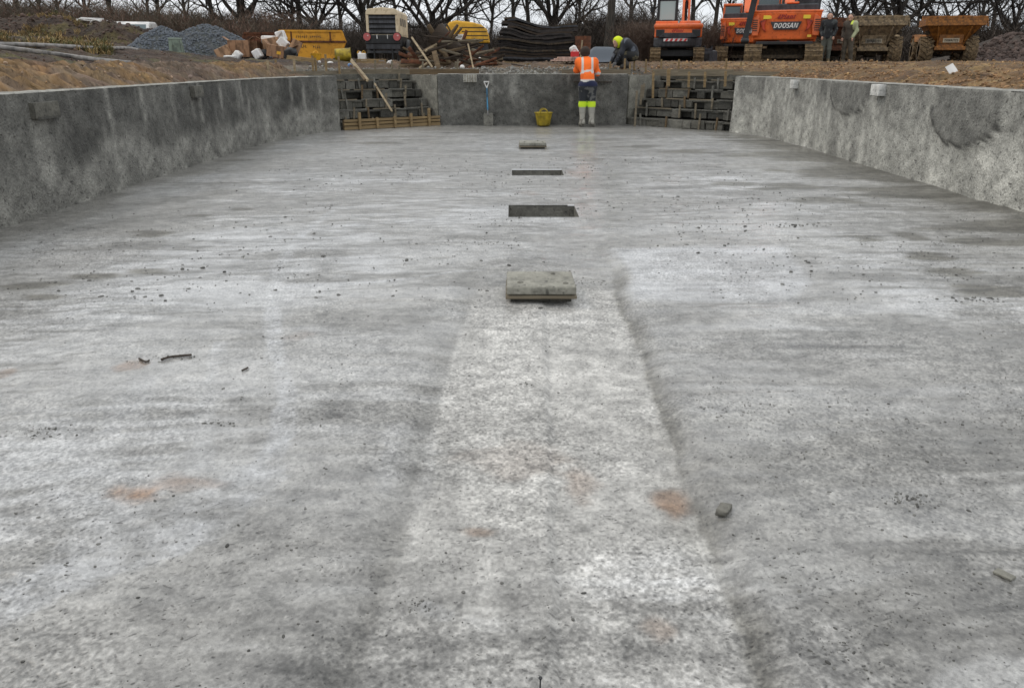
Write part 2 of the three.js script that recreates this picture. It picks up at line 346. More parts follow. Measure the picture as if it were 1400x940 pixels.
const scratches = [                                        // pale drag and hose marks: width in metres, strength, pixels
  [0.05, 0.55, [[455, 288], [410, 322], [382, 362], [372, 420], [376, 480], [392, 540], [385, 600], [350, 650]]],
  [0.1, 0.5, [[350, 650], [290, 690], [230, 745], [120, 775], [0, 830]]],
  [0.03, 0.6, [[370, 392], [470, 388], [560, 380], [655, 366]]],
  [0.13, 0.4, [[75, 600], [100, 640], [130, 700], [160, 745]]], [0.07, 0.3, [[200, 520], [170, 570], [110, 620], [0, 665]]],
  [0.03, 0.45, [[1058, 390], [1085, 408]]], [0.03, 0.45, [[1238, 376], [1272, 398]]], [0.05, 0.3, [[250, 320], [215, 350], [160, 372], [60, 400]]],
  [0.035, 0.35, [[300, 300], [285, 330]]], [0.05, 0.3, [[300, 470], [280, 560], [275, 640]]], [0.02, 0.5, [[580, 822], [610, 833]]], [0.1, 0.25, [[560, 590], [550, 660]]],
  [0.06, 0.35, [[640, 280], [600, 300], [450, 310], [350, 322]]], [0.04, 0.3, [[770, 190], [820, 215], [850, 225]]],
].map(([w, s, l]) => [w, s, l.map(p => { const g = G(...p); return [g.x, g.z]; })]);
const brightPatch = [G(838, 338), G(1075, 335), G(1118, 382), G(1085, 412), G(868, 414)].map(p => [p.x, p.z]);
function inPoly(poly, x, z) {                               // distance inside a convex outline, negative outside
  let s = 1e9, w = 0; for (let i = 0; i < poly.length; i++) { const [ax, az] = poly[i], [bx, bz] = poly[(i + 1) % poly.length]; w += ax * bz - bx * az; }
  for (let i = 0; i < poly.length; i++) { const [ax, az] = poly[i], [bx, bz] = poly[(i + 1) % poly.length], L = Math.hypot(bx - ax, bz - az); s = Math.min(s, ((bx - ax) * (z - az) - (bz - az) * (x - ax)) / L * Math.sign(w)); }
  return s;
}
function floorLook(x, z) {                                 // c: base colour, r: roughness
  const w1 = (fbm(x * 1.3, z * 1.3, 3, 101) - 0.5), ax = axisX(z), dx = x - ax, adx = Math.abs(dx), d = -z;
  const str3 = vn(x * 1.3 + w1 * 2, z * 44 + x * 2 + w1 * 9, 113) - 0.5, crisp = fbm(x * 26, z * 34, 2, 114) - 0.5;
  const low = fbm(x * 0.5 + 5, z * 0.7, 4, 102) - 0.5, mid = fbm(x * 2.2, z * 2.6, 4, 103) - 0.5, fine = fbm(x * 9, z * 11, 3, 112) - 0.5;
  const str = fbm(x * 0.6 + w1 * 0.8, z * 4 + x * 0.25 + w1 * 2.2, 4, 104) - 0.5, str2 = fbm(x * 1.6, z * 19 + x * 0.9 + w1 * 6, 3, 105) - 0.5;
  const stripEnd = 4.75 + w1 * 1.2 + str * 1.5, strip = (1 - sm(0.46, 0.5, adx + w1 * 0.07 + fine * 0.05)) * (1 - sm(stripEnd - 0.25, stripEnd + 0.25, d));
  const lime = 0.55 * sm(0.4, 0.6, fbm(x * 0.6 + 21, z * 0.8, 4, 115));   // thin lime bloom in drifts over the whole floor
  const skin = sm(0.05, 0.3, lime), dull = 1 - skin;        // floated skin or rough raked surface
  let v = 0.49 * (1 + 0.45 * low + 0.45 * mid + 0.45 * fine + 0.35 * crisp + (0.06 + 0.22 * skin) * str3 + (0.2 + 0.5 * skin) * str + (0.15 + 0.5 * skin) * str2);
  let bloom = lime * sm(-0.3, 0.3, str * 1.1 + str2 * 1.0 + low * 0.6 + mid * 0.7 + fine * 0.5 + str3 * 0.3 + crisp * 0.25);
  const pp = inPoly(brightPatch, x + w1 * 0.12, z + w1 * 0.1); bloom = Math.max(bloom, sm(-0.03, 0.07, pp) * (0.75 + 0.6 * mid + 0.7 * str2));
  for (const [w, s, l] of scratches) for (let i = 0; i + 1 < l.length; i++) {
    const [x0, z0] = l[i], [x1, z1] = l[i + 1], ex = x1 - x0, ez = z1 - z0, t = clamp(((x - x0) * ex + (z - z0) * ez) / (ex * ex + ez * ez));
    const q = Math.hypot(x - x0 - ex * t, z - z0 - ez * t) + (mid * 1.2 + w1 * 0.6 + fine) * w * 0.8;
    if (q < w * 1.3) bloom = Math.max(bloom, s * 1.3 * (0.75 + 1.6 * fine + crisp) * (1 - sm(w * 0.75, w * 1.15, q + crisp * w * 0.8)));
  }
  // damp patches
  let wet = 0;
  const wn = fbm(x * 1.5, z * 10, 4, 106) - 0.5;
  for (const [ex, ez, rx, rz] of damp) { const q = Math.hypot((x - ex) / rx, (z - ez) / rz * 0.8) + wn * 1.7; if (q < 1) wet = Math.max(wet, 0.85 * (1 - sm(0.5, 1, q))); }
  const rw = rightWallX(z) - x; wet = Math.max(wet, 0.85 * (1 - sm(0.5, 1.15, rw + (fbm(x * 0.7, z * 3.5, 4, 107) - 0.5) * 2.4)) * (rw > 0 ? 1 : 0));
  const lw = x - LX; wet = Math.max(wet, 0.6 * (1 - sm(0.05, 0.5, lw + (fbm(x * 1.2, z * 2, 3, 108) - 0.5) * 0.9)));
  wet = Math.max(wet, 0.45 * sm(16.6, 17.2, d + w1 * 3 + str * 5));
  { const e = Math.min(x - 0.62, 2.95 + z) + w1 * 0.5 + str * 0.8; wet = Math.max(wet, (0.26 + 0.3 * mid) * sm(-0.05, 0.12, e)); }   // still damp, raked bay right of the channel
  // darker uneven bands along both sides of the channel, fading outward
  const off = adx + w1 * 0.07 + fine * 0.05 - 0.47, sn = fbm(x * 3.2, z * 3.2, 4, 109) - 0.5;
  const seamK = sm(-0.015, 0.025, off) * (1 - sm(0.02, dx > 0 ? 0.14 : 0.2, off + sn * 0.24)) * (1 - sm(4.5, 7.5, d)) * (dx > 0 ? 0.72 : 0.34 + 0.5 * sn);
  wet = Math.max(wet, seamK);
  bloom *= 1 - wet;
  const sp = strip * (fbm(x * 14, z * 14, 3, 110) - 0.45); v *= 1 + strip * 0.34 + sp * 0.65;
  let c = [v, v * 0.985, v * 0.95];
  const mixTo = (t, r, g, b) => { c = [lerp(c[0], r, t), lerp(c[1], g, t), lerp(c[2], b, t)]; };
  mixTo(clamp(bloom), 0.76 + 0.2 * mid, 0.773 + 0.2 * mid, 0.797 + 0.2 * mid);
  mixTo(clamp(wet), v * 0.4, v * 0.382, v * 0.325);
  for (const [ex, ez, rx, rz, s] of rusty) { const q = Math.hypot((x - ex) / rx, (z - ez) / rz); if (q < 1.7) mixTo(s * (1 - sm(0.35, 1.15, q + (fbm(x * 6, z * 8, 4, 111) - 0.5) * 1.3 + fine * 0.9)) * 0.85, 0.36, 0.19, 0.085); }
  { const q = Math.hypot((x - pinkMark[0]) / pinkMark[2], (z - pinkMark[1]) / pinkMark[3]); if (q < 1) mixTo(0.4 * (1 - q), 0.55, 0.2, 0.16); }
  const rough = clamp(0.45 + 0.45 * str + 0.25 * str2 + 0.3 * mid + 0.2 * wet + 0.15 * strip, 0.16, 0.95);   // wet-trowelled skin, smoother and rougher in streaks all over
  const film = clamp(0.58 + 2.8 * (str * 1.1 + str2 * 0.7 + low * 0.8 + mid * 0.4)) * (1 - 0.8 * strip) * (1 - 0.6 * clamp(wet));   // water film lying on the skin in streaks
  return { c, r: rough, film };
}
function rightWallX(z) { const d = -z; return d < 11 ? RX : d < 15 ? 5.17 : lerp(5.17, 4.72, sm(15, 17.2, d)); }
// holes for the two open sumps
const hole = (x0, x1, yf, yb) => { const a = G(x0, yf), b = G(x1, yf), c = G((x0 + x1) / 2, yb); return [a.x, b.x, c.z, a.z]; };
const sumps = [hole(695, 792, 296.5, 280), hole(700, 771.5, 239.5, 231)];
function floorHeight(x, z) {
  const dx = Math.abs(x - axisX(z)), d = -z, fadeOut = 1 - sm(4.3, 8, d) * 0.75;
  const lump = (fbm(x * 1.4, z * 1.4, 3, 120) - 0.5) * 0.02 + (fbm(x * 3.1, z * 7, 3, 124) - 0.5) * 0.008 + (fbm(x * 7, z * 12, 3, 121) - 0.5) * 0.006 + (fbm(x * 24, z * 24, 2, 122) - 0.5) * 0.0035 * (1 - sm(3, 6, d));
  const rw = fbm(x * 0.7 + fbm(x * 2, z * 2, 2, 126), z * 4.5 + x * 0.5, 3, 125), ridge = Math.pow(1 - Math.abs(2 * rw - 1), 16) * 0.0045 * sm(0.42, 0.6, fbm(x * 1.2, z * 1.2, 3, 127));
  const calm = sumps.length ? sumps.reduce((k, s) => k * sm(0.02, 0.25, Math.max(s[0] - x, x - s[1], s[2] - z, z - s[3])), 1) : 1;
  return calm * (lump + ridge) - calm * (x > axisX(z) ? 0.036 : 0.022) * fadeOut * (1 - sm(0.47, x > axisX(z) ? 0.6 : 0.66, dx + (fbm(x * 3, z * 3, 2, 123) - 0.5) * 0.05));
}

{
  const pos = [], col = [], uv = [], idx = [];
  const band = (x0, x1, sx, z0, z1, sz, drop) => {
    const xs = [], zs = []; for (let x = x0; x < x1; x += sx) xs.push(x); xs.push(x1); for (let z = z0; z > z1; z -= sz) zs.push(z); zs.push(z1);
    for (const s of sumps) { for (const e of [s[0], s[1]]) if (e > x0 && e < x1) xs.push(e); for (const e of [s[2], s[3]]) if (e < z0 && e > z1) zs.push(e); }
    xs.sort((a, b) => a - b); zs.sort((a, b) => b - a);
    const nx = xs.length, nz = zs.length, base = pos.length / 3;
    for (let j = 0; j < nz; j++) for (let i = 0; i < nx; i++) {
      const k = base + j * nx + i, x = xs[i], z = zs[j];
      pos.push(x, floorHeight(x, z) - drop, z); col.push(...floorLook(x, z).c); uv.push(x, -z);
      if (i < nx - 1 && j < nz - 1) {
        const mx = (x + xs[i + 1]) / 2, mz = (z + zs[j + 1]) / 2;
        if (sumps.some(s => mx > s[0] && mx < s[1] && mz > s[2] && mz < s[3])) continue;
        idx.push(k, k + 1, k + nx + 1, k, k + nx + 1, k + nx);
      }
    }
  };
  band(-5.1, 5.75, 0.3, 3.5, -1.1, 0.3, 0.004);            // under and behind the viewer
  band(-5.1, -3.3, 0.12, -1.08, -4.55, 0.12, 0.001); band(3.5, 5.75, 0.12, -1.08, -4.55, 0.12, 0.001);
  band(-3.32, 3.52, 0.016, -1.08, -4.57, 0.013, 0);
  band(-5.1, 5.75, 0.033, -4.54, -10.02, 0.021, 0.0008);
  band(-5.1, 5.75, 0.05, -10, -21.2, 0.045, 0.0016);
  const g = new THREE.BufferGeometry();
  g.setAttribute('position', new THREE.Float32BufferAttribute(pos, 3)); g.setAttribute('color', new THREE.Float32BufferAttribute(col, 3)); g.setAttribute('uv', new THREE.Float32BufferAttribute(uv, 2));
  g.setIndex(idx); g.computeVertexNormals();
  // roughness of the surface, one map over the whole floor: x from -5.2 to 5.8, distance from -3.4 to 21.4
  const rt = dataTex(360, 720, (u, v) => floorLook(-5.2 + 11 * u, -(-3.4 + 24.8 * v)).r, false);
  rt.wrapS = rt.wrapT = THREE.ClampToEdgeWrapping; rt.repeat.set(1 / 11, 1 / 24.8); rt.offset.set(5.2 / 11, 3.4 / 24.8);
  M.floor.roughnessMap = rt;
  const ct = dataTex(360, 720, (u, v) => floorLook(-5.2 + 11 * u, -(-3.4 + 24.8 * v)).film, false);
  ct.wrapS = ct.wrapT = THREE.ClampToEdgeWrapping; ct.repeat.copy(rt.repeat); ct.offset.copy(rt.offset);
  M.floor.clearcoat = 1; M.floor.clearcoatRoughness = 0.2; M.floor.clearcoatMap = ct;
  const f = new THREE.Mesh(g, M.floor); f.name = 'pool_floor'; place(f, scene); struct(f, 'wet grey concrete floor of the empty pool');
  for (const s of sumps) {                                 // the lined pits below the openings
    const w = s[1] - s[0], dz = s[3] - s[2], cx = (s[0] + s[1]) / 2, cz = (s[2] + s[3]) / 2, D = 0.62, q = 0.05, y = -D / 2 - 0.004;
    const pit = part('sump_pit', [box(q, D, dz + 2 * q, cx - w / 2 - q / 2 - 0.001, y - 0.012, cz), box(q, D, dz + 2 * q, cx + w / 2 + q / 2 + 0.001, y - 0.012, cz), box(w, D, q, cx, y - 0.012, cz - dz / 2 - q / 2 - 0.001), box(w, D, q, cx, y - 0.012, cz + dz / 2 + q / 2 + 0.001), box(w + 2 * q, 0.04, dz + 2 * q, cx, -D - 0.04, cz)].map(g => g), M.block3, f);
    pit.userData.label = 'square open sump pit sunk in the concrete floor';
  }
}

// ---------------------------------------------------------------- pool walls
function wallMesh(name, path, side, hgt, label, look) {
  // path runs along the inner face; side = +1 when the ground is on the right of the walking direction
  const TH = 0.3, rows = 30, n = path.length, pos = [], col = [], uv = [], idx = [];
  let s = 0; const nor = path.map((p, i) => { const a = path[Math.max(0, i - 1)], b = path[Math.min(n - 1, i + 1)], L = Math.hypot(b[0] - a[0], b[1] - a[1]); return [-(b[1] - a[1]) / L * side, (b[0] - a[0]) / L * side]; });
  const profile = [];
  for (let r = 0; r <= rows; r++) profile.push([0, -0.06 + (hgt + 0.06) * r / rows, 0]);
  for (const t of [0.015, 0.06, 0.12, 0.2, 0.27, TH]) profile.push([t, hgt, 1]);
  profile.push([TH, hgt - 0.3, 2], [TH, -0.06, 2]);
  const m = profile.length;
  path.forEach((p, i) => {
    if (i) s += Math.hypot(p[0] - path[i - 1][0], p[1] - path[i - 1][1]);
    profile.forEach(([t, y, k], j) => {
      let o = t, yy = y;
      if (k === 0) o -= (fbm(s * 1.2, y * 1.4, 3, 130) - 0.5) * 0.035 + (fbm(s * 9, y * 9, 3, 131) - 0.5) * 0.018 - 0.02 * (y / hgt) + (look.relief ? look.relief(s, y, p) : 0);
      if (k === 1) yy += (fbm(s * 5, t * 9, 3, 132) - 0.5) * 0.02 - (t < 0.02 ? 0.008 : 0) + 0.008 * vn(s * 0.4, 3, 5);
      pos.push(p[0] + nor[i][0] * o, yy, p[1] + nor[i][1] * o);
      const q = k === 0 ? look.face(s, y, p) : look.top(s, t);
      col.push(...q); uv.push(s, j < rows + 1 ? y : hgt + t);
    });
  });
  for (let i = 0; i < n - 1; i++) for (let j = 0; j < m - 1; j++) { const a = i * m + j, b = a + m; if (side > 0) idx.push(a, a + 1, b, b, a + 1, b + 1); else idx.push(a, b, a + 1, b, b + 1, a + 1); }
  // end caps
  for (const [i, flip] of [[0, 0], [n - 1, 1]]) {
    const c0 = pos.length / 3, p = path[i]; pos.push(p[0] + nor[i][0] * TH / 2, hgt / 2, p[1] + nor[i][1] * TH / 2); col.push(0.16, 0.158, 0.14); uv.push(0, 0);
    const base = pos.length / 3;
    for (let j = 0; j < m; j++) { const k = (i * m + j) * 3; pos.push(pos[k], pos[k + 1], pos[k + 2]); col.push(0.16, 0.158, 0.14); uv.push(profile[j][0], profile[j][1]); }
    for (let j = 0; j < m; j++) { const a = base + j, b = base + (j + 1) % m; if ((side > 0) !== !!flip) idx.push(c0, a, b); else idx.push(c0, b, a); }
  }
  const g = new THREE.BufferGeometry(); g.setAttribute('position', new THREE.Float32BufferAttribute(pos, 3)); g.setAttribute('color', new THREE.Float32BufferAttribute(col, 3)); g.setAttribute('uv', new THREE.Float32BufferAttribute(uv, 2)); g.setIndex(idx); g.computeVertexNormals();
  const o = new THREE.Mesh(g, M.wall); o.name = name; place(o, scene); return tag(o, label, 'pool wall');
}
const grey = (v, t = 0) => [v * (1 + t), v, v * (0.95 - t)];
const topLook = (s, t) => grey(0.46 + 0.3 * (fbm(s * 4, t * 20, 3, 140) - 0.3), 0.01);
function stains(s, y, h, seed) {                           // lime runs from the top edge
  const run = fbm(s * 8, y * 0.35, 3, seed) , len = 0.25 + 0.95 * fbm(s * 3, 4, 2, seed + 3), from = (h - y) / h;
  return sm(0.6, 0.72, run) * (1 - sm(len * 0.5, len, from + 0.2 * (fbm(s * 8, y * 8, 2, seed + 5) - 0.5)));
}
const leftWall = wallMesh('pool_wall_left', leftPath, -1, 1.13, 'long dark damp concrete pool wall below the scraped clay bank', {
  face(s, y) {
    const n = fbm(s * 1.1, y * 1.6, 4, 141), m = fbm(s * 5, y * 5, 3, 142), splash = 1 - sm(0.3, 0.62, y + (fbm(s * 1.4, y * 2, 3, 143) - 0.5) * 0.55);
    let v = 0.165 * (0.35 + 1.3 * n) * (0.6 + 0.8 * m); v = lerp(v, 0.42 * (0.4 + 1.2 * m), splash * 0.8); v = lerp(v, 0.55, 0.6 * stains(s, y, 1.13, 144));
    return grey(v, 0.015);
  }, top: topLook });
// smears of fresh render on the right wall
const smears = [[1138, 104, 48, 66], [1290, 112, 66, 118]].map(([px, py, w, h]) => { const d = px < 1200 ? 12.4 : 9.05, c = P(px, py, d); return { z: c.z, w: w * 0.5 * d / FPX * 2.6, h: (h * 0.62) * d / FPX }; });
function smear(y, p) { let k = -1; for (const q of smears) { const u = (p[1] - q.z) / q.w, top = 1.13, v = (top - y) / q.h; const r = Math.max(Math.abs(u) * 1.02, Math.hypot(u, Math.max(0, v - 0.35) * 1.5)) + (fbm(p[1] * 6, y * 6, 3, 150) - 0.5) * 0.14; k = Math.max(k, 1 - r); } return k; }
const rightWall = wallMesh('pool_wall_right', rightPath, -1, 1.13, 'long pale concrete pool wall with smeared render patches', {
  relief: (s, y, p) => { const k = smear(y, p); return k > 0 ? Math.min(1, k * 14) * 0.03 : 0; },
  face(s, y, p) {
    const n = fbm(s * 1.0, y * 1.5, 4, 151), m = fbm(s * 6, y * 5, 3, 152), low = 1 - sm(0.45, 0.85, y + (n - 0.5) * 0.7), vs = fbm(s * 5, y * 0.8, 4, 156) - 0.5;
    let v = (1 + 1.1 * vs) * lerp(0.46 * (0.4 + 1.2 * n), 0.66 * (0.6 + 0.8 * n), low) * (0.75 + 0.5 * m); v = lerp(v, 0.75, 0.6 * stains(s, y, 1.13, 154));
    const k = smear(y, p); if (k > 0) v = lerp(v, 0.3 * (0.75 + 0.5 * fbm(s * 3, y * 12, 3, 155)), sm(0, 0.08, k)); if (k > -0.03 && k < 0.06) v = lerp(v, 0.085, 0.9 * sm(0.3, 0.5, fbm(s * 7, y * 7, 3, 157)));
    if (k <= 0) v = lerp(v, 0.6, 0.5 * sm(-0.35, -0.1, k) * (1 - sm(-0.1, 0, k)));
    return grey(v, 0.004);
  }, top: topLook });
const backPath = smoothLine([[stepL.b[0], BACK], [stepR.b[0], BACK]], 0.08);
const backWall = wallMesh('pool_wall_back', backPath, -1, 1.15, 'dark concrete pool wall across the far end', {
  face(s, y) {
    const n = fbm(s * 1.5, y * 1.8, 4, 161), m = fbm(s * 6, y * 6, 3, 162); let v = 0.175 * (0.4 + 1.2 * n) * (0.6 + 0.8 * m);
    v = lerp(v, 0.25 * (0.5 + m), 0.6 * sm(0.5, 0.66, fbm(s * 2.2, y * 2.2, 4, 165))); v = lerp(v, 0.5, 0.6 * stains(s, y, 1.15, 164));
    return grey(v, 0.012);
  }, top: topLook });
const frontWall = wallMesh('pool_wall_front', smoothLine([[RX, FRONT], [LX, FRONT]], 0.3), -1, 1.13, 'concrete pool wall at the near end behind the viewer', { face: (s, y) => grey(0.2 * (0.7 + 0.6 * fbm(s, y, 3, 170))), top: topLook });

// ---------------------------------------------------------------- ground
function groove(x, z) { const u = (z * 0.9 + x * 0.75) * 4.2 + (fbm(x * 1.1, z * 1.1, 3, 186) - 0.5) * 2.0, a = Math.abs(u - Math.floor(u) - 0.5) * 2; return clamp(0.25 + 0.75 * a + (fbm(x * 7, z * 7, 3, 187) - 0.5) * 0.45); }
function groundHeight(x, z, d = outside(x, z)) {
  let h = 1.085 + 0.16 * sm(0.25, 1.1, d) + 0.12 * sm(1, 5, d) + 0.035 * sm(5, 9, d);
  const left = sm(-4.7, -5.0, x);
  h += left * 0.07 * sm(0.3, 1.2, d);
  h += Math.min(0.46, 0.11 * Math.max(0, -6 - x)) * (1 - sm(19, 24, -z));
  h += 1.5 * Math.exp(-(((x + 16.8) / 3.3) ** 2 + ((z + 29.5) / 2.2) ** 2)) + 0.55 * Math.exp(-(((x + 13.4) / 1.5) ** 2 + ((z + 30) / 1.8) ** 2)) + (fbm(x * 1.6, z * 1.6, 4, 189) - 0.5) * 0.5 * Math.exp(-(((x + 15.5) / 4.5) ** 2 + ((z + 29) / 3.5) ** 2));
  h += 0.0045 * Math.max(0, -z - 34);
  h += (1.25 + 0.5 * (fbm(x * 1.5, z * 1.5, 4, 188) - 0.5)) * sm(19.6, 22.5, x) * Math.exp(-(((z + 37) / 3.2) ** 2));        // spoil heap right of the dumpers
  h += 1.2 * sm(-48, -80, z) * sm(-10, -50, x);                                // rising wood edge
  const near = 1 - sm(31, 42, -z);
  h += (fbm(x * 1.1, z * 1.1, 4, 180) - 0.5) * (0.12 * sm(0.4, 2, d)) + (fbm(x * 4, z * 4, 4, 181) - 0.5) * (0.17 - 0.1 * left * (1 - sm(1.2, 1.8, d)) + 0.14 * left * sm(6, 8, d)) * sm(0.2, 0.8, d) * near;
  const bank = left * sm(0.28, 0.6, d) * (1 - sm(1.15, 1.7, d)) * sm(-19, -17.5, z);   // bucket tooth grooves down the cut clay
  if (bank > 0) h += bank * (groove(x, z) - 0.5) * 0.24;
  return h;
}
function groundColour(x, z, d) {
  const n = fbm(x * 0.7, z * 0.7, 4, 190), m = fbm(x * 3, z * 3, 4, 191), left = sm(-4.7, -5.0, x);
  let c = [0.14, 0.092, 0.06];
  const mix = (t, r, g, b) => { t = clamp(t); c = [lerp(c[0], r, t), lerp(c[1], g, t), lerp(c[2], b, t)]; };
  mix(sm(0.35, 0.7, n), 0.2, 0.13, 0.08);
  const right = sm(3.5, 6, x) * (1 - sm(24, 33, -z));
  mix(right * (0.75 + 0.9 * (m - 0.3)), 0.25, 0.145, 0.065); mix(right * sm(0.5, 0.66, fbm(x * 1.7, z * 6, 4, 195)) * 0.8, 0.46, 0.3, 0.14); mix(right * sm(0.55, 0.7, fbm(x * 2.5 + 40, z * 7, 4, 196)) * 0.7, 0.11, 0.07, 0.045);
  mix(sm(8, 13, x) * sm(29, 33, -z), 0.1, 0.075, 0.07);
  const bank = left * sm(0.2, 0.4, d) * (1 - sm(1.15, 1.6, d));
  const g = groove(x, z);
  mix(bank, 0.25, 0.175, 0.135); mix(bank * sm(0.35, 0.8, g) * sm(0.3, 0.6, n + 0.1) * 0.9, 0.42, 0.255, 0.12); mix(bank * sm(0.5, 0.62, fbm(x * 4 + 60, z * 4, 4, 198)) * 0.6, 0.3, 0.24, 0.2); mix(bank * sm(0.5, 0.2, g) * 0.7, 0.12, 0.08, 0.065); mix(bank * sm(0.56, 0.68, m) * 0.5, 0.14, 0.1, 0.085);
  const plate = left * sm(1.2, 1.7, d) * (1 - sm(4, 6, d)); mix(plate, 0.1, 0.064, 0.046); mix(plate * sm(0.55, 0.7, fbm(x * 2, z * 2, 3, 193)) * 0.7, 0.15, 0.14, 0.05);
  mix(left * sm(4.5, 6, d) * (1 - sm(33, 36, -z)), 0.085, 0.056, 0.042); mix(left * sm(2, 3, d) * sm(0.52, 0.66, fbm(x * 3.5, z * 3.5, 4, 197)) * 0.7, 0.045, 0.03, 0.025); mix(left * sm(3.5, 6, d) * sm(0.5, 0.62, fbm(x * 1.2, z * 1.2, 4, 194)) * 0.6, 0.2, 0.16, 0.055);
  const rim = (1 - sm(0.7, 1.8, d + (m - 0.5) * 0.8)) * sm(-18.6, -19.6, z) * (1 - sm(3, 4, x)); mix(rim * 0.8, 0.2, 0.19, 0.165);
  mix(sm(34, 44, -z), 0.085, 0.065, 0.042);
  const k = 0.75 + 0.5 * m; return [c[0] * k, c[1] * k, c[2] * k];
}
{
  const xs = [], zs = [];
  const fill = (arr, from, to, step) => { for (let v = from; v < to - 1e-6; v += step) arr.push(v); };
  fill(xs, -260, -60, 20); fill(xs, -60, -24, 2); fill(xs, -24, -8, 0.16); fill(xs, -8, -4.6, 0.055); fill(xs, -4.6, 5.1, 0.13); fill(xs, 5.1, 8.5, 0.09); fill(xs, 8.5, 26, 0.28); fill(xs, 26, 60, 2); fill(xs, 60, 261, 20);
  fill(zs, -330, -80, 25); fill(zs, -80, -44, 2); fill(zs, -44, -34, 0.35); fill(zs, -34, -22, 0.16); fill(zs, -22, -4.5, 0.075); fill(zs, -4.5, 6, 0.25); fill(zs, 6, 40, 4); fill(zs, 40, 130, 20);
  const nx = xs.length, nz = zs.length, pos = new Float32Array(nx * nz * 3), col = new Float32Array(nx * nz * 3), uv = new Float32Array(nx * nz * 2), D = new Float32Array(nx * nz), idx = [];
  for (let j = 0; j < nz; j++) for (let i = 0; i < nx; i++) {
    const k = j * nx + i, x = xs[i], z = zs[j], d = outside(x, z); D[k] = d;
    pos.set([x, groundHeight(x, z, d), z], k * 3); col.set(groundColour(x, z, d), k * 3); uv.set([x, z], k * 2);
  }
  for (let j = 0; j < nz - 1; j++) for (let i = 0; i < nx - 1; i++) {
    const k = j * nx + i; if (Math.min(D[k], D[k + 1], D[k + nx], D[k + nx + 1]) < 0.13) continue;
    idx.push(k, k + nx, k + 1, k + 1, k + nx, k + nx + 1);
  }
  const g = new THREE.BufferGeometry(); g.setAttribute('position', new THREE.BufferAttribute(pos, 3)); g.setAttribute('color', new THREE.BufferAttribute(col, 3)); g.setAttribute('uv', new THREE.BufferAttribute(uv, 2)); g.setIndex(idx); g.computeVertexNormals();
  const o = new THREE.Mesh(g, M.ground); o.name = 'ground'; place(o, scene); struct(o, 'churned brown clay ground around the pool');
}

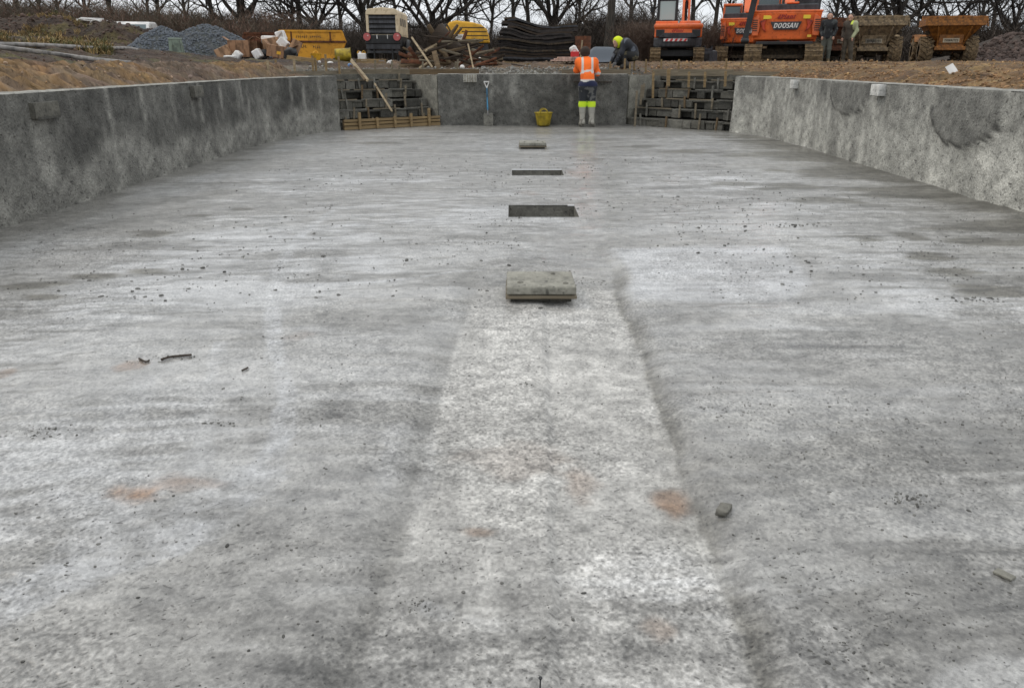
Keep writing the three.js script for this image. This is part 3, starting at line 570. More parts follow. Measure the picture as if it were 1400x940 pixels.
// ---------------------------------------------------------------- the two flights of shuttered steps in the far corners
function buildSteps(rec, side, label) {
  const t = thing('block_steps', label, 'steps'), r = rng(side < 0 ? 301 : 302), { d, n, A, L } = rec;
  const at = (s, o, y) => V(A[0] + d[0] * s + n[0] * o, y, A[1] + d[1] * s + n[1] * o);
  const RISE = 0.205, TREAD = 0.27, yaw = Math.atan2(-d[1], d[0]);
  const turned = (g, s, o, y, dy = 0) => { g.rotateY(yaw + dy); const p = at(s, o, y); return g.translate(p.x, p.y, p.z); };
  // dark earth behind and the two cheeks of the recess
  const mid = (p, q) => [(p[0] + q[0]) / 2, (p[1] + q[1]) / 2];
  part('recess_side', turned(box(0.1, 1.14, RECESS - 0.1), L + 0.13, RECESS / 2 + 0.12, 0.55), M.concrete, t);
  part('recess_side', turned(box(0.1, 1.14, RECESS), -0.22, RECESS / 2 + 0.36, 0.55), M.block2, t);
  part('recess_back', turned(box(L + 0.5, 1.16, 0.1), L / 2, RECESS + 0.05, 0.56), M.block, t);
  for (let k = 0; k < 5; k++) {
    const o0 = 0.06 + k * TREAD, y0 = k * RISE, s0 = -0.12, s1 = L + 0.05;
    let s = s0 + (k % 2) * 0.2 - 0.05;
    part('tread', turned(box(s1 - s0, 0.03, TREAD + 0.16, 0, 0, 0), (s0 + s1) / 2, o0 + 0.24, y0 + RISE - 0.05), [M.block, M.block2][k % 2], t);
    part('tread', turned(box(s1 - s0, RISE - 0.06, 0.03), (s0 + s1) / 2, o0 + 0.2, y0 + RISE / 2 - 0.02), M.block2, t);
    while (s < s1 - 0.15) {                                // one course of blocks, some set back or missing
      const w = Math.min(0.2 + 0.24 * r(), s1 - s), q = r();
      if (q > 0.14) part('block', turned(box(w - 0.018, RISE - 0.02 - 0.03 * r(), 0.1, 0, 0, 0, 0.008), s + w / 2, o0 + 0.05 + (q > 0.7 ? 0.04 : 0) + 0.02 * r(), y0 + RISE / 2 - 0.02 * r(), (r() - 0.5) * 0.05), [M.block, M.block2, M.block3, M.block][Math.floor(r() * 4)], t);
      s += w;
    }
    if (k) for (let q = 0, ss = s0 + 0.1; q < 3; q++) { const w = 0.45 + 0.5 * r(); if (ss + w < s1) part('board_edge', turned(box(w, 0.022, 0.035), ss + w / 2, o0 - 0.005, y0 + RISE - 0.012 + 0.01 * r(), (r() - 0.5) * 0.03), [M.greyWood, M.block3][Math.floor(r() * 2)], t); ss += w + 0.12; }
    for (let q = 0; q < 4; q++) {                          // stakes holding the shuttering
      const ss = s0 + 0.25 + (q + 0.6 * r()) * (s1 - s0 - 0.3) / 4, hh = 0.2 + 0.14 * r(), lean = (r() - 0.5) * 0.06;
      part('stake', bar(at(ss, o0 - 0.03, y0 + 0.005), at(ss + lean, o0 - 0.028, y0 + hh), 0.038, 0.03, [n[0], 0, n[1]]), r() > 0.55 ? M.greyWood : r() > 0.5 ? M.block3 : M.oldWood, t);
    }
  }
  part('top_slab', turned(box(L + 0.4, 0.12, 0.2), L / 2, 0.06 + 5 * TREAD + 0.18, 1.085), M.block, t);
  part('top_slab', turned(box(L + 0.4, 0.96, 0.1), L / 2, 0.06 + 5 * TREAD + 0.2, 0.54), M.block2, t);
  if (side < 0) {                                          // yellow timber shutter along the foot of the left flight
    for (const [y, o, hh] of [[0.02, -0.05, 0.07], [0.1, -0.04, 0.05], [0.175, -0.05, 0.05]]) part('shutter_board', turned(box(L - 0.06, hh, 0.04), L / 2 + 0.03, o, y + 0.02), M.pine, t);
    part('shutter_back', turned(box(L - 0.1, 0.2, 0.02), L / 2, -0.005, 0.11), M.oldWood, t);
    for (const [s, hh] of [[0.42, 0.36], [0.85, 0.24], [1.3, 0.25], [1.72, 0.3], [2.2, 0.4]]) part('stake', turned(box(0.055, hh, 0.045), s, -0.095, hh / 2 + 0.004), M.pine, t);
  }
  return { at, turned, L };
}
const SL = buildSteps(recL, -1, 'flight of shuttered block steps with yellow timber boards along its foot');
const SR = buildSteps(recR, 1, 'flight of grey shuttered block steps beside the pale right wall');

// ================================================================== machines
import { FontLoader } from 'three/addons/loaders/FontLoader.js';
import { TextGeometry } from 'three/addons/geometries/TextGeometry.js';
const fontBold = await new FontLoader().loadAsync('fonts/droid/droid_sans_bold.typeface.json');
const fontSerif = await new FontLoader().loadAsync('fonts/droid/droid_serif_bold.typeface.json');
function letters(text, size, width, depth = 0.02, slant = 0, font = fontBold) {   // centred on x, standing on y = 0, face towards +z
  const g = new TextGeometry(text, { font, size, depth, curveSegments: 3, bevelEnabled: false });
  g.computeBoundingBox(); const b = g.boundingBox; g.translate(-(b.min.x + b.max.x) / 2, 0, 0);
  if (width) g.scale(width / (b.max.x - b.min.x), 1, 1);
  if (slant) g.applyMatrix4(new THREE.Matrix4().set(1, slant, 0, 0, 0, 1, 0, 0, 0, 0, 1, 0, 0, 0, 0, 1));
  return g;
}
const gy = (x, z) => groundHeight(x, z);
function spot(px, depth, sink = 0) { const p = P(px, 86, depth); return [p.x, gy(p.x, p.z) - sink, p.z]; }

// one crawler: belt with shoes, wheels inside; runs along z, centred on x
function crawler(t, x, w, len, h, shoe) {
  const R = h / 2, half = len / 2 - R, out = [], belt = new THREE.Shape();
  belt.moveTo(-half, R); belt.lineTo(half, R); belt.absarc(half, 0, R, Math.PI / 2, -Math.PI / 2, true); belt.lineTo(-half, -R); belt.absarc(-half, 0, R, -Math.PI / 2, -Math.PI * 1.5, true);
  const inner = new THREE.Path(), r = R - 0.07; inner.moveTo(-half, r); inner.absarc(-half, 0, r, Math.PI / 2, Math.PI * 1.5, false); inner.lineTo(half, -r); inner.absarc(half, 0, r, -Math.PI / 2, Math.PI / 2, false); inner.lineTo(-half, r); belt.holes.push(inner);
  const g = new THREE.ExtrudeGeometry(belt, { depth: w * 0.94, bevelEnabled: false, curveSegments: 10 }); g.translate(0, 0, -w * 0.47); g.rotateY(Math.PI / 2); out.push(g.translate(x, R + 0.02, 0));
  const per = 4 * half + 2 * Math.PI * R, n = Math.round(per / shoe);
  for (let i = 0; i < n; i++) {
    let s = i / n * per, a, b, ang;
    if (s < 2 * half) { a = -half + s; b = R; ang = 0; } else if (s < 2 * half + Math.PI * R) { const q = (s - 2 * half) / R; a = half + R * Math.sin(q); b = R * Math.cos(q); ang = q; } else if (s < 4 * half + Math.PI * R) { a = half - (s - 2 * half - Math.PI * R); b = -R; ang = Math.PI; } else { const q = (s - 4 * half - Math.PI * R) / R; a = -half - R * Math.sin(q); b = -R * Math.cos(q); ang = Math.PI + q; }
    const sg = box(w, 0.035, shoe * 0.78); sg.rotateX(ang); sg.translate(x, b + R + 0.02, a); out.push(sg);
    const gr = box(w, 0.06, 0.03); gr.translate(0, 0.03, 0).rotateX(ang); gr.translate(x, b + R + 0.02, a); out.push(gr);
  }
  const trk = part('track', out, M.mud, t);
  const wh = []; for (let i = 0; i < 5; i++) wh.push(cyl(R * 0.62, R * 0.62, w * 0.5, 'x', x, R * 0.75, -half + i * half / 2, 14));
  for (const e of [-1, 1]) wh.push(cyl(R * 0.86, R * 0.86, w * 0.45, 'x', x, R + 0.02, e * half, 18));
  part('wheels', wh, M.mudDark, trk); part('track_frame', box(w * 0.55, h * 0.42, len * 0.62, x, R + 0.03, 0, 0.02), M.mudDark, trk);
}
function arc(half, z0, sag, n = 12) { const p = []; for (let i = 0; i <= n; i++) { const x = -half + 2 * half * i / n; p.push([x, -(z0 + sag * (1 - (x / half) ** 2))]); } return p; }

function bigExcavator(label, pos, turn, group) {
  const t = thing('tracked_excavator', label, 'excavator', pos, turn, group);
  crawler(t, -1.22, 0.72, 4.2, 0.88, 0.19); crawler(t, 1.22, 0.72, 4.2, 0.88, 0.19);
  part('undercarriage', [box(1.9, 0.34, 1.7, 0, 0.62, 0, 0.04), cyl(0.62, 0.7, 0.24, 'y', 0, 0.86, 0, 24), box(1.7, 0.16, 0.5, 0, 0.42, 1.1, 0.03)], M.mudDark, t);
  part('turntable', [box(2.3, 0.14, 3.6, 0, 0.99, -0.1, 0.03)], M.black, t);
  // counterweight: rounded plan, drawn in at its foot
  const cw = ext([[-1.4, -0.35], ...arc(1.4, 1.32, 0.26), [1.4, -0.35]], 1.16, 0.05, 'y', 0, 1.7, 0);
  { const p = cw.attributes.position; for (let i = 0; i < p.count; i++) { const k = sm(1.5, 1.1, p.getY(i)) * 0.09; p.setX(i, p.getX(i) * (1 - k)); if (p.getZ(i) > 0.9) p.setZ(i, p.getZ(i) - k * 1.6); } cw.computeVertexNormals(); }
  part('counterweight', cw, M.orange, t);
  part('counterweight_rim', ext([[-1.43, -0.3], ...arc(1.43, 1.34, 0.25), [1.43, -0.3]], 0.09, 0.03, 'y', 0, 2.3, 0), M.orange, t);
  const zr = x => 1.32 + 0.26 * (1 - (x / 1.4) ** 2);
  const plate = part('name_plate', ext([[-0.63, 1.87], [0.63, 1.87], [0.48, 1.54], [-0.48, 1.54]], 0.1, 0.01, 'z', 0, 0, zr(0.45) + 0.005), M.charcoal, t);
  part('lettering', letters('DOOSAN', 0.2, 0.94, 0.03, 0.22).translate(-0.02, 1.61, zr(0.45) + 0.045), M.white, plate);
  part('script_lettering', letters('4Plant', 0.17, 0.72, 0.06, 0.35, fontSerif).translate(-0.03, 1.99, zr(0.36) - 0.02), mat(0.3, 0.015, 0.02, 0.5), t);
  for (const s of [-1, 1]) {
    part('warning_label', [box(0.27, 0.15, 0.06, s * 0.78 + (s < 0 ? -0.02 : 0.02), 2.06, zr(0.8) - 0.01), box(0.1, 0.12, 0.07, s * 0.78 + 0.12, 2.06, zr(0.9) + 0.002)], mat(0.8, 0.58, 0.04, 0.5), t);
    const sc = ext([[0.74, 1.98], [1.0, 1.9], [0.86, 1.56], [0.72, 1.46], [0.8, 1.7]].map(([a, b]) => [a * s * 1.08, b]), 0.12, 0.02, 'z', 0, 0, zr(0.9) - 0.035); part('scoop', sc, M.orangeDeep, t);
    const gr = part('side_vent', ext([[1.12, 2.2], [1.36, 2.02], [1.36, 1.3], [1.1, 1.3], [1.04, 1.7]].map(([a, b]) => [a * s, b]), 0.14, 0.02, 'z', 0, 0, zr(1.22) - 0.01), M.orange, t);
    for (let i = 0; i < 6; i++) part('vent_slot', box(0.2, 0.035, 0.05, s * 1.25, 1.52 + i * 0.085, zr(1.22) + 0.05), M.black, gr);
  }
  part('tie_down_lug', [box(0.16, 0.1, 0.06, 0.98, 1.28, zr(0.95) + 0.0)], mat(0.75, 0.5, 0.06, 0.6), t);
  // engine deck and tail
  part('engine_hood', [box(2.5, 0.42, 1.2, 0, 2.42, 0.35, 0.08), box(0.95, 0.5, 1.4, 0.85, 2.62, 0.1, 0.06)], M.charcoal, t);
  part('engine_hood_top', box(0.5, 0.08, 0.9, 0.2, 2.67, 0.5, 0.03), M.orange, t);
  const cab = part('cab', [box(1.08, 0.5, 1.75, -0.78, 1.35, -0.9, 0.06), ...[[-1.26, -0.05], [-0.3, -0.05], [-1.26, -1.72], [-0.3, -1.72]].map(([x, z]) => box(0.12, 1.5, 0.12, x, 2.33, z, 0.03)), box(1.1, 0.14, 1.85, -0.78, 3.08, -0.88, 0.06), box(1.08, 0.82, 0.1, -0.78, 2.0, -0.02, 0.03)], M.orange, t);
  part('window_pane', box(0.86, 0.58, 0.03, -0.78, 2.7, -0.03), M.glass, cab); for (const x of [-1.3, -0.26]) part('window_pane', box(0.02, 1.3, 1.5, x, 2.3, -0.88), M.glass, cab); part('window_pane', box(0.86, 1.5, 0.02, -0.78, 2.2, -1.76), M.glass, cab);
  part('seat', [box(0.5, 0.7, 0.14, -0.78, 2.3, -0.45, 0.05), box(0.5, 0.14, 0.5, -0.78, 1.9, -0.75, 0.04)], M.black, cab);
  part('body_panel', [box(0.95, 0.75, 1.6, 0.86, 1.45, -0.95, 0.06)], M.orange, t);
  const boom = ext([[1.2, 1.4], [0.9, 1.75], [-1.6, 4.1], [-3.6, 4.5], [-5.4, 3.7], [-5.3, 3.4], [-3.5, 4.0], [-1.9, 3.5], [0.6, 1.2]].map(([a, b]) => [a + 0, b]), 0.42, 0.02, 'x', 0.12, 0, -1.5); 
  boom.scale(1, 1, 1); boom.rotateY(Math.PI); boom.translate(0.24, 0, -3.0); part('boom', boom, M.orange, t);
  part('boom_cylinder', [rod([-0.14, 1.3, -2.4], [-0.14, 3.2, -3.5], 0.08), rod([0.38, 1.3, -2.4], [0.38, 3.2, -3.5], 0.08)], M.black, t);
  part('dipper_arm', bar([0.12, 3.7, -6.7], [0.12, 1.2, -7.6], 0.34, 0.4), M.orange, t);
  part('bucket', ext([[0, 0.9], [0.55, 0.75], [0.75, 0.2], [0.4, -0.05], [-0.35, 0.05], [-0.35, 0.2], [0.2, 0.3], [0.25, 0.6]], 1.1, 0.02, 'x', 0.12, 0.35, -7.6), M.mudDark, t);
  for (const x of [-0.32, 0.42]) part('handrail', tube([[x, 2.62, 0.9], [x, 2.95, 0.85], [x, 2.95, 0.1], [x, 2.62, 0.05]], 0.02, 16, 6), M.black, t);
  part('exhaust_pipe', cyl(0.06, 0.06, 0.5, 'y', 0.75, 3.0, 0.3, 12), M.black, t);
  return t;
}
const sixA = spot(1068, 33.5, 0.1), sixB = spot(1014, 41, 0.1);
const bigA = bigExcavator('large orange tracked excavator with a white lettered plate on its counterweight', sixA, -0.3); bigA.scale.set(0.92, 0.88, 0.86);
part('side_post', [bar([-1.62, 1.02, 1.55], [-1.36, 2.9, 1.45], 0.24, 0.16), cyl(0.14, 0.14, 0.3, 'x', -1.6, 1.1, 1.56, 16)], M.black, bigA);
part('post_pin', cyl(0.06, 0.06, 0.34, 'x', -1.6, 1.1, 1.56, 12), M.steel, bigA);
bigExcavator('orange tracked excavator partly hidden behind the larger lettered one', sixB, -0.25).scale.set(0.84, 0.9, 0.84);

{ // small excavator with the swing boom
  const t = thing('compact_excavator', 'compact orange excavator with a dark cab and red and white chevron stripe', 'excavator', spot(924, 37, 0.04), -0.18);
  crawler(t, -0.93, 0.46, 2.7, 0.56, 0.13); crawler(t, 0.93, 0.46, 2.7, 0.56, 0.13);
  part('undercarriage', [box(1.5, 0.3, 1.2, 0, 0.42, 0, 0.04), cyl(0.4, 0.45, 0.2, 'y', 0, 0.56, 0, 20)], M.black, t);
  part('dozer_blade', [ext([[0, 0], [0.08, 0.2], [0, 0.42], [-0.06, 0.2]], 2.0, 0.01, 'x', 0, 0.12, -1.62), box(0.12, 0.1, 0.7, -0.4, 0.3, -1.25), box(0.12, 0.1, 0.7, 0.4, 0.3, -1.25)], M.black, t);
  part('turntable', box(1.9, 0.1, 2.0, 0, 0.68, -0.1, 0.03), M.black, t);
  part('counterweight', ext([[-1.04, 0.3], ...arc(1.04, 0.78, 0.3), [1.04, 0.3]], 0.4, 0.06, 'y', 0, 0.86, 0), M.charcoal, t);
  part('tail_panel', ext([[-1.02, 0.3], ...arc(1.02, 0.74, 0.3), [1.02, 0.3]], 0.36, 0.03, 'y', 0, 1.24, 0), M.orange, t);
  part('tail_bumper', ext([[-1.05, 0.3], ...arc(1.05, 0.8, 0.3), [1.05, 0.3]], 0.22, 0.08, 'y', 0, 1.52, 0), M.orange, t);
  const zr = x => 0.74 + 0.3 * (1 - (x / 1.02) ** 2);
  for (const s of [-1, 1]) part('tail_light', [ext([[0.58, 1.38], [0.95, 1.38], [0.95, 1.1], [0.72, 1.06], [0.58, 1.22]].map(([a, b]) => [a * s, b]), 0.2, 0.02, 'z', 0, 0, zr(0.78) - 0.02)], M.black, t);
  part('lower_panel', ext([[-0.62, 1.24], [0.62, 1.24], [0.82, 1.06], [-0.82, 1.06]], 0.22, 0.01, 'z', 0, 0, zr(0.5) - 0.03), M.charcoal, t);
  part('script_lettering', letters('4Plant', 0.13, 0.5, 0.05, 0.35, fontSerif).translate(-0.05, 1.27, zr(0.2) - 0.02), mat(0.4, 0.03, 0.02, 0.5), t);
  const ch = part('chevron_stripe', box(1.02, 0.11, 0.06, -0.1, 0.95, 1.085), M.white, t);
  for (let i = 0; i < 5; i++) part('chevron', ext([[-0.05, -0.05], [0.05, -0.05], [0.11, 0.05], [0.01, 0.05]], 0.02, 0, 'z', -0.5 + i * 0.2, 0.95, 1.12), M.red, ch);
  const cab = part('cab', [...[[-0.9, 0.3], [-0.12, 0.3], [-0.9, -1.0], [-0.12, -1.0]].map(([x, z]) => box(0.12, 1.0, 0.1, x, 2.12, z, 0.02)), box(0.92, 0.12, 1.45, -0.51, 2.66, -0.35, 0.04), box(0.9, 0.12, 0.1, -0.51, 1.72, 0.3, 0.02)], M.black, t);
  part('window_pane', box(0.68, 0.76, 0.02, -0.51, 2.18, 0.3), M.paleGlass, cab); for (const x of [-0.92, -0.1]) part('window_pane', box(0.02, 0.85, 1.2, x, 2.15, -0.35), M.glass, cab);
  part('seat', [box(0.42, 0.62, 0.12, -0.51, 2.0, -0.1, 0.05)], M.black, cab);
  part('cab_base', [box(0.98, 0.4, 1.5, -0.51, 1.55, -0.35, 0.05)], M.orange, t);
  part('engine_cover', [box(0.9, 0.5, 1.2, 0.5, 1.5, -0.1, 0.06)], M.orange, t);
  const boom = part('boom', [bar([0.22, 1.0, -1.3], [0.22, 2.95, -2.1], 0.1, 0.3, [0, 0, 1]), bar([0.48, 1.0, -1.3], [0.48, 2.95, -2.1], 0.1, 0.3, [0, 0, 1]), bar([0.35, 2.8, -2.1], [0.35, 2.6, -3.9], 0.28, 0.26), bar([0.35, 2.6, -3.9], [0.35, 0.6, -3.5], 0.22, 0.24)], M.orange, t);
  part('boom_cylinder', rod([0.35, 1.1, -1.5], [0.35, 2.9, -2.2], 0.06), M.black, boom); part('work_lamp', box(0.14, 0.14, 0.1, 0.66, 2.35, -1.7, 0.02), M.black, boom); part('boom_bracket', box(0.9, 0.35, 0.5, 0.35, 0.95, -1.2, 0.05), M.orangeDeep, boom);
  part('bucket', ext([[0, 0.5], [0.35, 0.4], [0.45, 0.05], [0.2, -0.1], [-0.25, 0], [-0.2, 0.12], [0.12, 0.15], [0.15, 0.35]], 0.6, 0.01, 'x', 0.35, 0.25, -3.6), M.mudDark, t);
  part('mirror', [bar([-0.95, 2.5, -0.95], [-1.15, 2.45, -0.95], 0.03), box(0.14, 0.26, 0.04, -1.2, 2.3, -0.95, 0.01)], M.black, t);
}
{ // loose digging bucket standing between the machines
  const s = spot(966, 36, 0.02), t = thing('digging_bucket', 'dark steel digging bucket standing beside the compact excavator', 'bucket', s, 0.1);
  part('shell', [ext([[-0.28, 0], [0.3, 0], [0.36, 0.34], [0.1, 0.5], [-0.2, 0.46]], 0.78, 0.02, 'x', 0, 0.02, 0), box(0.3, 0.12, 0.3, 0, 0.52, 0, 0.02)], M.charcoal, t);
  for (const x of [-0.16, 0.16]) part('ear', box(0.05, 0.24, 0.24, x, 0.58, 0), M.charcoal, t);
  part('wear_plate', box(0.24, 0.24, 0.02, -0.14, 0.26, 0.355), M.black, t);
}

// ---------------------------------------------------------------- site dumpers, skip towards the pool
function tyre(t, x, y, z, R, w, m) {
  const prof = [[R * 0.5, -w / 2], [R * 0.86, -w / 2], [R * 0.97, -w * 0.4], [R, -w * 0.2], [R, w * 0.2], [R * 0.97, w * 0.4], [R * 0.86, w / 2], [R * 0.5, w / 2]].map(p => new THREE.Vector2(...p));
  const g = new THREE.LatheGeometry(prof, 28); g.rotateZ(Math.PI / 2); g.translate(x, y, z);
  const out = [g], n = 16;
  for (let i = 0; i < n; i++) for (const s of [-1, 1]) {   // chevron lugs
    const a = (i + (s > 0 ? 0.5 : 0)) / n * Math.PI * 2, b = box(w * 0.56, 0.055, 0.09); b.rotateY(s * 0.62); b.translate(s * w * 0.24, R + 0.012, 0); b.rotateX(a); out.push(b.translate(x, y, z));
  }
  const o = part('wheel', out, m, t); part('rim', [cyl(R * 0.52, R * 0.52, w * 0.7, 'x', x, y, z, 18), cyl(R * 0.2, R * 0.2, w * 0.82, 'x', x, y, z, 12)], M.mudDark, o);
}
function dumper(label, pos, turn, body, tyres, group, lettered = true) {
  const t = thing('site_dumper', label, 'dumper', pos, turn, group), R = 0.56, w = 0.56;
  for (const x of [-0.9, 0.9]) { tyre(t, x, R - 0.02, 0.1, R, w, tyres); tyre(t, x, R - 0.02, -2.1, R, w, tyres); }
  part('front_chassis', [box(1.1, 0.26, 0.5, 0, 0.72, 0.42, 0.03), box(1.24, 0.16, 0.16, 0, 0.62, 0.72, 0.02), box(0.5, 0.3, 1.0, 0, 0.55, -0.3, 0.03)], body, t);
  for (const z of [0.1, -2.1]) part('axle', [cyl(0.11, 0.11, 1.4, 'x', 0, 0.52, z, 14), cyl(0.2, 0.2, 0.4, 'x', 0, 0.5, z, 16)], M.mudDark, t);
  part('rear_chassis', [box(0.9, 0.4, 1.9, 0, 0.78, -1.7, 0.04), box(1.2, 0.5, 0.9, 0, 1.1, -2.3, 0.06)], body, t);
  const skip = part('skip', hopper([-0.62, 0.62, -0.6, 0.45], [-1.18, 1.18, -0.95, 1.18], 0.92, 1.66, 0.04), body, t);
  part('skip_lip', [box(2.4, 0.34, 0.05, 0, 1.72, 1.17, 0.01), box(0.05, 0.3, 2.0, -1.17, 1.7, 0.15), box(0.05, 0.3, 2.0, 1.17, 1.7, 0.15), box(2.1, 0.5, 0.05, -0.05, 1.8, -0.93), bar([-1.18, 1.9, 1.19], [1.18, 1.9, 1.19], 0.05, 0.05), bar([1.19, 1.88, 1.17], [1.28, 1.5, 1.1], 0.05, 0.05)], body, skip);
  for (const s of [-1, 1]) { part('skip_rib', bar([s * 0.52, 0.78, 0.72], [s * 0.66, 1.5, 1.13], 0.05, 0.1, [0, 0, 1]), body, skip); }
  part('skip_ram', [rod([0, 0.75, 0.3], [0, 1.2, 0.45], 0.06)], M.steel, t);
  const pl = part('front_panel', [box(0.98, 0.46, 0.05, 0, 1.06, 0.69, 0.01)], body, t);
  part('number_board', box(0.66, 0.18, 0.03, 0, 0.95, 0.735, 0.005), lettered === 2 ? mat(0.5, 0.42, 0.3, 0.8) : mat(0.42, 0.38, 0.3, 0.85, { map: TEX.grime }), pl);
  part('lettering', letters('THWAITES', 0.1, 0.56, 0.012).translate(0, 0.9, 0.748), M.black, pl);
  for (const s of [-1, 1]) part('head_lamp', [cyl(0.09, 0.09, 0.08, 'z', s * 0.98, 1.28, 0.62, 14), box(0.2, 0.16, 0.1, s * 0.98, 1.28, 0.56, 0.02)], M.mudDark, t);
  part('seat', [box(0.5, 0.5, 0.1, 0, 1.62, -2.0, 0.04), box(0.5, 0.12, 0.45, 0, 1.4, -1.75, 0.03)], M.black, t);
  part('steering_column', [rod([0, 1.0, -1.0], [0, 1.5, -1.3], 0.04), new THREE.TorusGeometry(0.19, 0.02, 6, 20).rotateX(1.1).translate(0, 1.52, -1.3)], M.black, t);
  part('roll_bar', tube([[-0.5, 1.2, -2.5], [-0.5, 1.75, -2.55], [-0.42, 1.84, -2.56], [0.42, 1.84, -2.56], [0.5, 1.75, -2.55], [0.5, 1.2, -2.5]], 0.035, 30, 8), body, t);
  for (const x of [-0.9, 0.9]) part('mudguard', ext([[-0.62, 0.9], [-0.3, 1.22], [0.3, 1.22], [0.62, 0.9], [0.58, 0.88], [0.28, 1.16], [-0.28, 1.16], [-0.58, 0.88]], 0.56, 0, 'x', x, 0.05, -2.1), body, t);
  return t;
}
dumper('mud caked dumper with its skip towards the pool, men standing beside it', spot(1189, 33.8, 0.04), -0.36, M.dumperMud, M.mud).scale.setScalar(0.93);
dumper('orange dumper with muddy tyres beside the dark spoil heap', spot(1291, 34.6, 0.04), -0.32, M.dumperOrange, M.mud, null, 2).scale.setScalar(0.92);
dumper('rusty dumper half hidden behind the large excavator and the two men', spot(1137, 39, 0.04), 0.2, M.rust, M.mudDark);

{ // towed compressor, cream canopy, seen from the tail
  const s = spot(525, 31.6, 0.05), t = thing('towed_compressor', 'cream and black towed compressor with round red tail lights', 'compressor', s, 0);
  const prof = [[-0.6, 0.95], [-0.6, 1.78], [-0.54, 1.87], [-0.3, 1.92], [0, 1.935], [0.3, 1.92], [0.54, 1.87], [0.6, 1.78], [0.6, 0.95]];
  const shell = part('canopy', [ext(prof, 2.9, 0.02, 'z', 0, 0, -1.55)], M.cream, t);
  part('canopy_frame', [box(0.1, 0.95, 0.12, -0.56, 1.28, -0.06, 0.02), box(0.1, 0.95, 0.12, 0.56, 1.28, -0.06, 0.02), ext([[-0.6, 1.68], [-0.6, 1.78], [-0.54, 1.88], [0, 1.945], [0.54, 1.88], [0.6, 1.78], [0.6, 1.68]], 0.14, 0.02, 'z', 0, 0, -0.05)], M.cream, shell);
  part('grille_back', box(1.06, 0.72, 0.03, 0, 1.36, -0.095), M.black, shell);
  for (let i = 0; i < 4; i++) { const b = box(1.03, 0.14, 0.03, 0, 0, 0, 0.01); b.rotateX(-0.5); part('louvre', b.translate(0, 1.1 + i * 0.17, -0.05), M.charcoal, shell); }
  for (const z of [-0.8, -1.4, -2.0]) part('side_vent', box(0.03, 0.28, 0.34, 0.605, 1.45, z, 0.01), M.charcoal, shell);
  part('side_door', box(0.02, 0.6, 2.2, 0.606, 1.3, -1.5, 0.005), M.cream, shell);
  part('lower_body', [box(1.16, 0.42, 2.7, 0, 0.76, -1.5, 0.04), box(1.34, 0.34, 0.2, 0, 0.8, -0.02, 0.05)], M.black, t);
  part('bumper', [box(1.3, 0.2, 0.12, 0, 0.55, 0, 0.03), box(1.1, 0.1, 0.1, 0, 0.36, -0.05, 0.02)], M.charcoal, t);
  for (const x of [-0.58, 0.56]) { const l = part('tail_light', cyl(0.14, 0.14, 0.09, 'z', x, 0.9, 0.1, 24), M.lampRed, t); part('light_housing', cyl(0.165, 0.165, 0.06, 'z', x, 0.9, 0.075, 24), M.black, l); part('reflector', box(0.06, 0.05, 0.02, x + 0.04, 0.94, 0.15), mat(0.7, 0.4, 0.38, 0.3), l); }
  for (const x of [-0.2, 0.2]) part('plate_bracket', box(0.03, 0.14, 0.03, x, 0.9, 0.1), M.white, t);
  for (const x of [-0.72, 0.76]) { const wgrp = part('wheel', [cyl(0.32, 0.32, 0.2, 'x', x, 0.34, -1.6, 26)], M.rubber, t); part('rim', cyl(0.19, 0.19, 0.22, 'x', x, 0.34, -1.6, 20), M.steel, wgrp); part('mudguard', tube([[x, 0.3, -1.15], [x, 0.62, -1.25], [x, 0.74, -1.6], [x, 0.62, -1.95], [x, 0.3, -2.05]], 0.11, 20, 8), M.black, t); }
  part('draw_bar', [bar([0, 0.5, -2.9], [0, 0.42, -4.2], 0.1, 0.12), rod([0, 0.42, -4.0], [0, 0.02, -4.0], 0.04)], M.black, t);
  part('prop_stand', [rod([0.35, 0.5, 0.02], [0.35, 0.02, 0.02], 0.03), rod([-0.35, 0.5, 0.02], [-0.35, 0.02, 0.02], 0.03)], M.black, t);
}
